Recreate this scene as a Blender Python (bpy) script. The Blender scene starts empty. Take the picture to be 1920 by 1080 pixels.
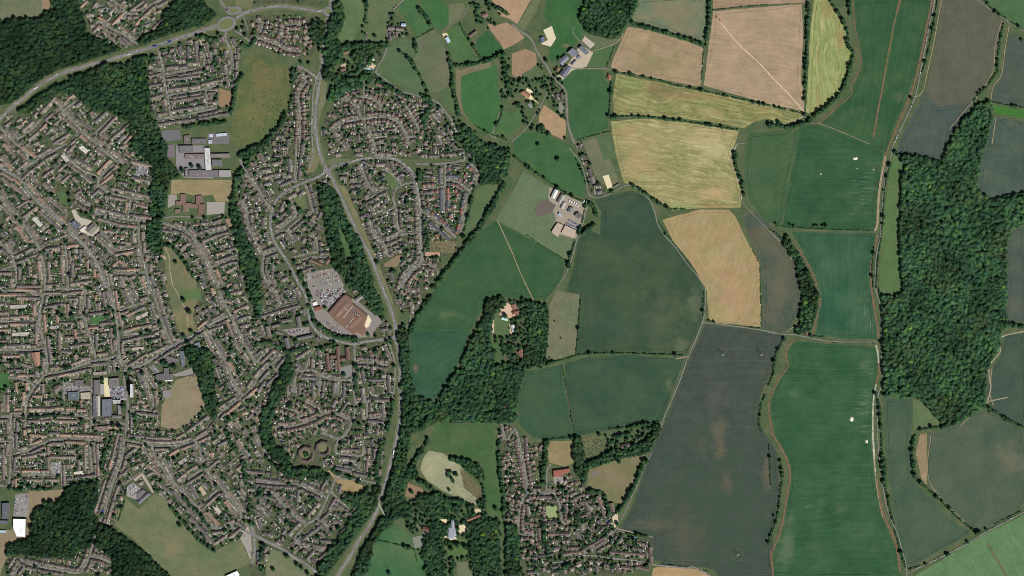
import bpy, math, random
import numpy as np
from mathutils import Vector
random.seed(11); RNG = np.random.default_rng(11)
SC = bpy.context.scene
# ------------------------------------------------------------ camera, sky, sun, exposure
U = 1.75                                    # metres per survey unit
CAM_H = 9000.0
cam = bpy.data.cameras.new('camera'); co = bpy.data.objects.new('camera', cam); SC.collection.objects.link(co)
co.location = (0, 0, CAM_H); co.rotation_euler = (0, 0, 0)
cam.sensor_width = 36.0; cam.lens = 36.0*CAM_H/(1920*U)
cam.clip_start = 100.0; cam.clip_end = 60000.0
SC.camera = co
AZ, EL = math.radians(143), math.radians(46)      # sun in the south-east, shadows fall to the north-west
w = bpy.data.worlds.new('World'); SC.world = w; w.use_nodes = True
nt = w.node_tree; bg = nt.nodes['Background']
sky = nt.nodes.new('ShaderNodeTexSky'); sky.sky_type = 'NISHITA'; sky.sun_disc = False
sky.sun_elevation = EL; sky.sun_rotation = AZ
nt.links.new(sky.outputs[0], bg.inputs[0]); bg.inputs[1].default_value = 0.043
sl = bpy.data.lights.new('sun', 'SUN'); sl.energy = 4.75; sl.angle = math.radians(.5); sl.color = (1, .98, .95)
so = bpy.data.objects.new('sun', sl); SC.collection.objects.link(so)
sd = Vector((math.sin(AZ)*math.cos(EL), math.cos(AZ)*math.cos(EL), math.sin(EL)))
so.rotation_euler = sd.to_track_quat('Z', 'Y').to_euler(); so.location = sd*3000
SC.view_settings.view_transform = 'Standard'; SC.view_settings.look = 'None'
SC.cycles.pixel_filter_type = 'BLACKMAN_HARRIS'; SC.cycles.filter_width = .95
SC.view_settings.exposure = 0.0; SC.view_settings.gamma = 1.0; SC.view_settings.use_curve_mapping = False
# ---------------------------------------------------------------- survey data
# tile letters give the corner a survey sheet starts at; sheet units are quarter survey units. '-' = whole-map units
TILE={'A':(0,0),'B':(480,0),'C':(960,0),'D':(1440,0),'E':(0,270),'F':(480,270),'G':(960,270),'H':(1440,270),
      'I':(0,540),'J':(480,540),'K':(960,540),'L':(1440,540),'M':(0,810),'N':(480,810),'O':(960,810),'P':(1440,810)}
# sheet|house type on its sides|width|points     (t terraces, s semis, d detached, r red-roofed new houses, n none)
STREETS='''
-|n|5|0,223 20,204 45,184 67,165 90,150 120,136 160,124 200,114 235,103 262,95 290,87 325,75 360,64 390,54 410,47
-|n|4|442,36 455,26 480,18 500,14 530,12 560,15 590,20 607,21
-|n|4|620,12 621,0
-|n|4.5|614,33 614,60 607,80 605,100 604,125 601,143 598,160 593,200 591,230 594,262 600,290 606,305 612,320 620,330 630,350 645,380 658,410 668,430 678,450 690,470 697,485 706,510 714,530 722,552 730,570 736,590 741,610 744,640 748,660 751,690 750,720 751,745 750,785 745,815 738,848 732,870 724,900 716,925 710,945 703,965 690,990 672,1015 655,1045 632,1080
-|n|3|602,130 594,145 588,170 586,200 585,240 586,290 580,315
-|n|3.4|610,322 600,330 575,340 553,350 535,360 520,373 512,390 508,405 507,425 513,450 525,470 540,492 552,515 562,535 570,548 576,570 580,595 585,610 595,622 612,633 635,640 663,645 690,640 715,637 743,632
-|s|3.4|615,320 625,312 640,308 660,303 680,298 705,295 725,296 745,300 762,312 775,325 780,345 784,365 787,385 788,400 788,430 789,450 790,475 787,492 770,507 757,525 752,540
-|d|3.2|622,247 630,240 645,230 660,226 690,222 715,219 735,222 750,232 758,245 765,260 768,272
-|s|2.6|705,295 703,278 697,258 692,243 680,238
A|t|2.6|850,0 900,50 955,95 1010,105 1070,90 1110,55 1180,10 1200,0
A|n|2.4|955,95 925,150 880,200
A|t|2.6|720,170 750,165 800,195 870,230 940,265 1000,310 1040,330
A|n|3|1690,70 1675,40 1650,0
A|n|2|1700,60 1760,50 1800,70 1830,130 1850,200 1860,230
A|s|3|1695,228 1692,290 1710,330 1735,400 1740,470 1720,560
A|n|2|1760,230 1820,265 1860,300 1920,330
A|s|3|1185,365 1210,450 1225,540 1235,620 1250,700 1270,800 1285,880
A|s|2.6|1235,555 1300,545 1400,530 1500,505 1530,480 1530,400
A|s|2.6|1255,718 1350,700 1450,685 1560,660 1670,630
A|s|2.6|1545,670 1555,810
A|s|2.6|1170,890 1285,880 1400,860 1560,825 1650,800
A|s|2.2|1110,520 1220,522
A|s|2.2|1130,690 1240,677
A|t|3|0,950 70,1030 130,1080
A|t|2.8|440,790 500,860 560,920 620,990 680,1040 740,1080
A|n|2.4|130,1050 250,960 310,890
A|n|2.4|480,830 570,760
A|n|2.6|700,1010 840,880
A|n|2.4|560,1020 620,990
B|d|2.4|0,275 60,300 170,340 230,375 320,385 350,370
B|d|2.2|170,330 200,270 210,200 270,180 340,190
B|d|2.2|0,160 50,170 30,250
B|s|2.4|310,490 400,540 460,590 465,620
B|d|2.6|345,540 375,610 330,680 320,760 330,860 330,1000 330,1080
B|n|2.4|820,1000 810,640 830,300 825,240
B|n|2.6|1110,0 1040,60 1000,130 985,200 985,310 970,400 900,530 920,560 1000,620 1080,680 1180,710 1280,740
B|n|1.6|1590,40 1560,110 1500,160 1430,210 1405,250
B|n|2|1270,740 1350,760 1420,840 1480,920 1520,1000 1560,1060
B|d|2.4|640,770 700,740 730,720 830,730 900,760 950,800
B|d|2.4|710,760 760,810 790,890
B|d|2.2|1120,790 1150,830 1190,910 1220,960 1200,1020 1150,1030
B|s|2.4|620,990 640,930 700,905
B|s|2.2|870,980 870,1030 990,1020
B|s|2.2|590,990 640,1050
C|n|2|0,180 60,230 140,290 190,390 250,480 310,580 370,640 405,700 415,900 440,1000 470,1080
C|n|2|310,580 280,650 220,780 130,930 60,1010 0,1060
C|n|2|350,560 420,500 480,515 690,515 740,525
C|n|1.6|470,200 455,240 520,320 600,390
D|n|2.4|1250,0 1200,240 1150,500 1110,700 1050,850 980,1000 945,1080
D|n|1.6|1570,0 1640,50 1700,100 1790,150 1860,200 1920,230
E|t|3.6|0,180 130,250 200,340 290,440 380,520 470,600 560,690 640,770 700,850 750,940 800,1050 812,1080
E|t|3|130,230 230,150 330,95 420,40 500,0
E|t|2.6|230,130 190,60 130,0
E|t|2.8|470,60 540,130 620,200 700,230 740,260 735,300 780,340 860,380 960,400 1080,415
E|t|2.6|740,260 800,200 860,150
E|t|2.8|740,0 830,90 920,160
E|t|2.6|980,410 970,500 960,560
E|s|2.4|570,400 640,450 690,470
E|t|3|700,500 760,530 860,550 960,565 1100,580 1220,590 1300,620 1380,650 1450,700 1510,790 1560,880 1600,980 1640,1080
E|t|2.8|1040,590 1040,700 1060,830 1090,930 1110,1020 1125,1080
E|s|2.4|760,650 820,730 870,790 950,790 1030,770
E|t|3|0,400 100,510 200,640 290,770 320,870 335,980 340,1080
E|s|2.6|0,750 60,790 100,880 120,960 120,1080
E|n|2.4|0,950 110,910
E|t|2.4|490,750 500,900 510,1080
E|s|2.4|1500,700 1560,670 1700,640
E|s|2.4|1590,920 1700,880 1800,850
E|s|2.6|1800,420 1850,500 1860,600 1900,680 1920,720
E|n|2.2|1220,560 1300,545 1540,550
E|s|3|1780,70 1830,180 1880,270 1920,320
E|t|2.4|850,970 980,970 1090,960
F|n|2.2|300,0 300,120 290,230 305,290
F|s|2.2|0,310 40,380 90,450 120,490
F|s|2.2|140,260 210,245 290,290
F|s|2.4|370,300 400,400 420,500 400,540
F|s|2.4|270,420 300,520 250,580 140,660
F|s|2.4|130,680 230,650 290,740
F|s|2.4|400,680 450,720 460,800
F|n|2.4|270,850 400,820 470,810
F|s|2.2|340,870 430,850 540,850
F|s|2.6|0,720 40,800 60,830 150,800
F|s|2.6|60,830 50,960 100,1060
F|s|2.4|230,650 330,560
F|s|2.6|780,150 810,230 850,320 900,370 820,420
F|s|2.4|900,370 980,330
F|n|2.4|1200,290 1160,290 1090,310 1040,350 1030,420 1040,470 950,520
F|s|2.4|940,190 1000,210 1090,300
F|s|2.4|1050,480 1060,620 1080,680 980,730
F|n|2.4|1080,680 1230,670
F|s|2.4|850,570 900,690 960,760 990,840
F|s|2.2|700,290 800,280
F|n|2.2|1200,150 1420,145 1570,120
F|r|2.4|1420,150 1420,270 1410,400 1410,520
F|r|2.4|1250,340 1330,330 1420,320
F|r|2.6|1420,270 1520,290 1600,350
F|r|2.2|1600,350 1650,290 1660,240 1680,220 1600,130
F|r|2.2|1600,350 1575,440 1560,560 1530,670
F|r|2.8|1240,510 1290,530 1380,600 1500,700
F|d|2.6|1240,830 1240,900 1160,970 1100,1060
F|d|2.2|1240,900 1350,930 1370,1000
G|n|2|430,30 470,80 520,150 560,290 580,380 640,400 710,385 830,320 900,310 960,350 1030,420 1070,510 1090,590 1140,680 1230,780 1300,880 1390,990 1450,1075
G|n|2|580,400 560,480 530,600 490,700 460,820 410,960 340,1070
G|n|1.2|1760,0 1680,0 1650,80 1640,160 1690,250 1720,330 1720,420 1790,510 1920,640
H|n|1.9|940,0 920,100 880,250 860,400 850,550 840,700 810,850 800,1080
I|t|3|335,0 320,80 300,170 300,280 320,380 340,440 350,540 350,620 320,670 260,740 210,820 195,880 190,950
I|t|2.6|0,20 150,20 240,40 320,60
I|t|2.8|340,10 450,5 600,10 640,20 630,100 620,180 640,250 670,350 700,440 715,530
I|t|3|350,635 460,630 600,580 715,545 800,530 880,510
I|t|2.8|0,460 170,465 330,450
I|t|2.6|0,250 200,250 300,240
I|n|2.4|450,215 620,215
I|t|3|820,0 845,100 870,230 885,350 895,500 930,570 970,600
I|s|3.4|970,600 1060,580 1180,510 1280,440 1400,380 1480,330 1580,270 1710,210
I|t|3|1125,0 1170,100 1210,230 1250,340 1290,420
I|t|2.4|970,0 1000,130
I|t|2.6|890,170 1010,130 1130,90
I|t|2.6|920,350 1050,340 1200,300
I|t|2.4|490,400 640,390
I|n|3|940,600 930,680 950,800 960,900 950,1000 945,1080
I|t|2.6|1060,600 1090,680 1130,780 1150,850 1130,910 970,920
I|n|2.4|815,560 820,640
I|t|2.4|60,670 150,680 230,710 255,740
I|t|3|0,965 190,960 300,950 400,940 540,945 690,985 830,1010 950,1020
I|n|2.8|690,680 690,970 680,1080
I|t|2.4|80,960 85,1080
I|s|2.2|30,800 40,930
I|s|3|1640,20 1680,110 1720,190 1770,280 1830,420 1920,560
I|s|2.8|1550,310 1620,430 1700,570 1740,680 1800,780 1840,820
I|s|2.2|1500,180 1560,260
I|t|3|1920,700 1840,800 1680,910 1620,980
J|s|2.8|0,560 80,480 180,520
J|s|2.6|100,0 160,60 190,130
J|t|2.6|0,690 80,600 180,520
J|n|2|110,580 180,640
J|n|3|735,430 740,560 725,690 740,800 740,950 690,1060 660,1120
J|s|2.6|740,560 880,560 990,580
J|s|2.8|725,690 600,690 500,660 430,620 370,620 310,640 290,700 290,790
J|n|2.4|440,450 400,530 370,610
J|s|2.4|480,660 470,800
J|s|2.4|620,690 615,800
J|d|2.6|160,1040 250,1040 400,1000 500,950 560,940 620,950 720,1000
J|d|2.4|370,840 440,890 500,940
J|d|2.4|220,900 310,930 330,1000
J|t|2.4|740,860 830,860 830,980
J|n|2.4|830,860 850,800 950,800 970,690
J|d|2.2|830,980 950,960
J|d|2.2|880,450 900,500
J|d|2|1120,10 1180,40 1230,20
J|n|1.6|970,1080 1030,800 1045,600 1020,480 990,400
J|n|1.8|1050,280 1120,300 1160,230 1160,200
L|n|2.2|0,330 120,345 200,350 300,370 400,390 480,400 580,405 840,405
L|n|2|800,0 840,120 855,250 850,400 855,560 860,700 820,830 820,1080
K|n|2.2|1450,0 1450,100 1440,210 1430,250 1380,380 1320,520 1240,740 1160,920 1110,1050
K|n|2|1430,260 1520,265 1700,290 1900,320 1960,340
M|s|3|940,0 930,60 920,170 880,300 850,370 810,490 780,600 740,690 720,740 700,830 680,900 670,940
M|t|3|930,60 1000,70 1090,90 1150,100 1280,100 1380,90 1460,60 1560,10
M|t|3|1140,100 1160,180 1220,270 1290,360 1360,440 1430,510 1480,570 1540,660 1600,720 1700,710 1760,690
M|t|2.8|1460,60 1490,120 1520,200 1540,280 1620,370 1700,460 1770,560 1810,620 1810,660 1860,700
M|n|2.4|1340,390 1400,350 1520,280
M|n|2.4|1480,540 1560,490 1640,430
M|n|2.6|870,370 930,385 1000,340 1080,290
M|t|2.6|90,0 85,100 75,200 75,330 60,420
M|t|2.6|100,165 200,140 300,95 400,55 500,50 660,55 800,65
M|t|2.6|90,315 250,320 450,320
M|n|2.4|0,400 60,410
M|t|2.4|670,60 680,180 690,300
M|d|2.8|670,930 760,950 830,980
M|s|2.6|670,940 600,1050 480,1040 360,1020 220,990 150,950
M|s|2.4|170,970 100,1080
M|t|2.2|0,70 90,75
M|n|4|1875,680 1900,760 1910,900 1890,990
N|t|2.8|0,20 60,130 130,220 190,240
N|t|2.4|0,180 60,130
N|n|3|490,0 620,50 680,0
N|n|2.8|620,50 600,150 700,170 800,170 800,60
N|s|2.4|640,230 740,240 790,290
N|s|2.4|0,370 150,385 300,390 420,440 530,490
N|n|2.6|590,360 560,440 530,500 460,640 370,700 290,800
N|s|2.6|60,450 150,480 220,560 300,640 370,690
N|s|2.4|560,440 620,510 700,570
N|s|2.4|460,650 530,700 580,750
N|s|2.6|290,800 340,850 450,880 520,890
N|s|2.2|0,550 60,600 100,640
N|n|3.4|-240,700 -100,740 0,780 80,820 200,880 300,950 400,1010 500,1090
N|n|1.4|590,350 770,360 960,400
N|n|1.4|1210,690 1260,760 1300,800
O|d|2.6|-80,-60 -40,60 20,-20 60,100 90,250 110,370 115,460
O|d|2.6|115,460 300,455 340,500 370,600 380,680 450,690
O|d|2.6|115,460 70,530 50,640 60,760 170,770
O|n|1.8|260,450 260,300 290,240
O|n|2.8|300,980 400,970 520,930 620,930 760,950 900,960 1040,990 1100,1000 1300,1020 1420,1040 1500,1090
O|s|2.2|540,910 700,830 770,750
O|n|1.8|770,750 830,630 900,480 960,350 1010,230 1050,150
O|s|2.2|500,560 560,540 600,600
O|s|2.2|520,690 560,740
O|n|1.8|540,910 545,1000
O|d|2.2|900,970 900,1060
O|s|2|600,900 690,830
P|n|2|820,0 830,150 850,300 865,430 900,600 960,740 1010,900 1040,1060 1040,1090
P|n|2.4|1050,1055 1250,960 1450,860 1600,770 1750,690 1920,600
'''
# bare tracks, soil strips, footpaths: sheet|colour|width|points
TRACKS='''
D|soil|3.2|1230,0 1170,300 1120,530 1080,680 1000,880 910,1080
H|soil|2.4|910,0 880,90
H|dust|4|880,90 850,250 830,400 820,600 800,650
H|soil|3.4|818,680 790,830 770,950 775,1080
L|soil|3.4|775,0 800,180 825,300 825,380
L|chalk|3.2|808,430 822,480 830,560
L|soil|3|830,560 828,640 810,720
L|chalk|3|810,720 790,850 785,1080
P|chalk|3.4|785,0 800,250 805,330
P|soil|3.6|815,350 830,450 870,630 930,760 970,900 990,1050
P|dust|1.4|790,200 820,450 860,640
D|soil|1.8|640,0 650,150 680,350 700,430 690,530 630,620 620,710 500,820 380,920 280,920 180,990
H|soil|2.2|230,790 280,870 330,950 370,1070
L|soil|2.4|375,0 390,120 360,220 330,350
L|soil|2.6|210,390 150,430 135,520 150,590 90,670 30,800 5,900 20,1020 40,1080
P|soil|3.4|20,0 100,120 150,230 165,330 140,500 100,720 40,880 25,950 40,1080
D|soil|3.4|990,0 965,100
D|clay|4|965,100 940,200 920,320 900,420 875,560
D|soil|3.4|875,560 855,680 830,800 790,1030
D|dust|1.5|1300,0 1260,230 1200,520 1160,680 1105,730
D|dust|1.2|1755,150 1700,350 1690,520 1600,680 1450,860 1360,970
D|dust|1.4|1810,190 1780,350 1750,560 1690,650 1670,760
D|dust|1.4|1710,870 1680,1080
D|dust|1|380,920 600,1010 760,1080
F|dust|1.6|1810,570 1920,810
G|dust|1.6|0,810 60,960 170,1190
E|path|1.6|1230,760 1270,850 1275,950 1300,1080
I|path|1.6|1310,0 1350,80 1400,180 1410,290
C|straw|2|1565,170 1700,330 1850,470 1960,590
D|straw|2|0,550 150,700 270,840
C|path|1.4|600,385 790,315 850,200
D|chalk|1.6|20,910 150,930 270,870
G|chalk|1.4|1690,0 1650,80 1640,160 1700,260 1722,330 1720,420
L|chalk|1.2|250,0 235,230 140,330
H|path|1.2|0,640 130,780 180,870
L|path|2|1800,820 1580,870 1480,940
L|path|2.4|1920,335 1780,355 1740,480 1660,590 1670,750 1640,860
L|dust|1.6|1680,600 1670,700 1665,800 1690,880
K|soil|1.3|370,560 395,680 420,830 445,970 465,1080
N|dust|2|970,620 940,660 890,700
N|dust|4|540,290 590,330 640,340
P|clay|4|1650,830 1720,960 1790,1080
P|dust|1.2|1220,30 1215,380 1500,700
K|dust|2.6|1230,530 1320,515
O|dust|1.6|800,740 860,760 930,765
O|path|1.6|790,725 1060,790
L|dust|1.4|1570,910 1500,980 1440,1040
'''
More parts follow.
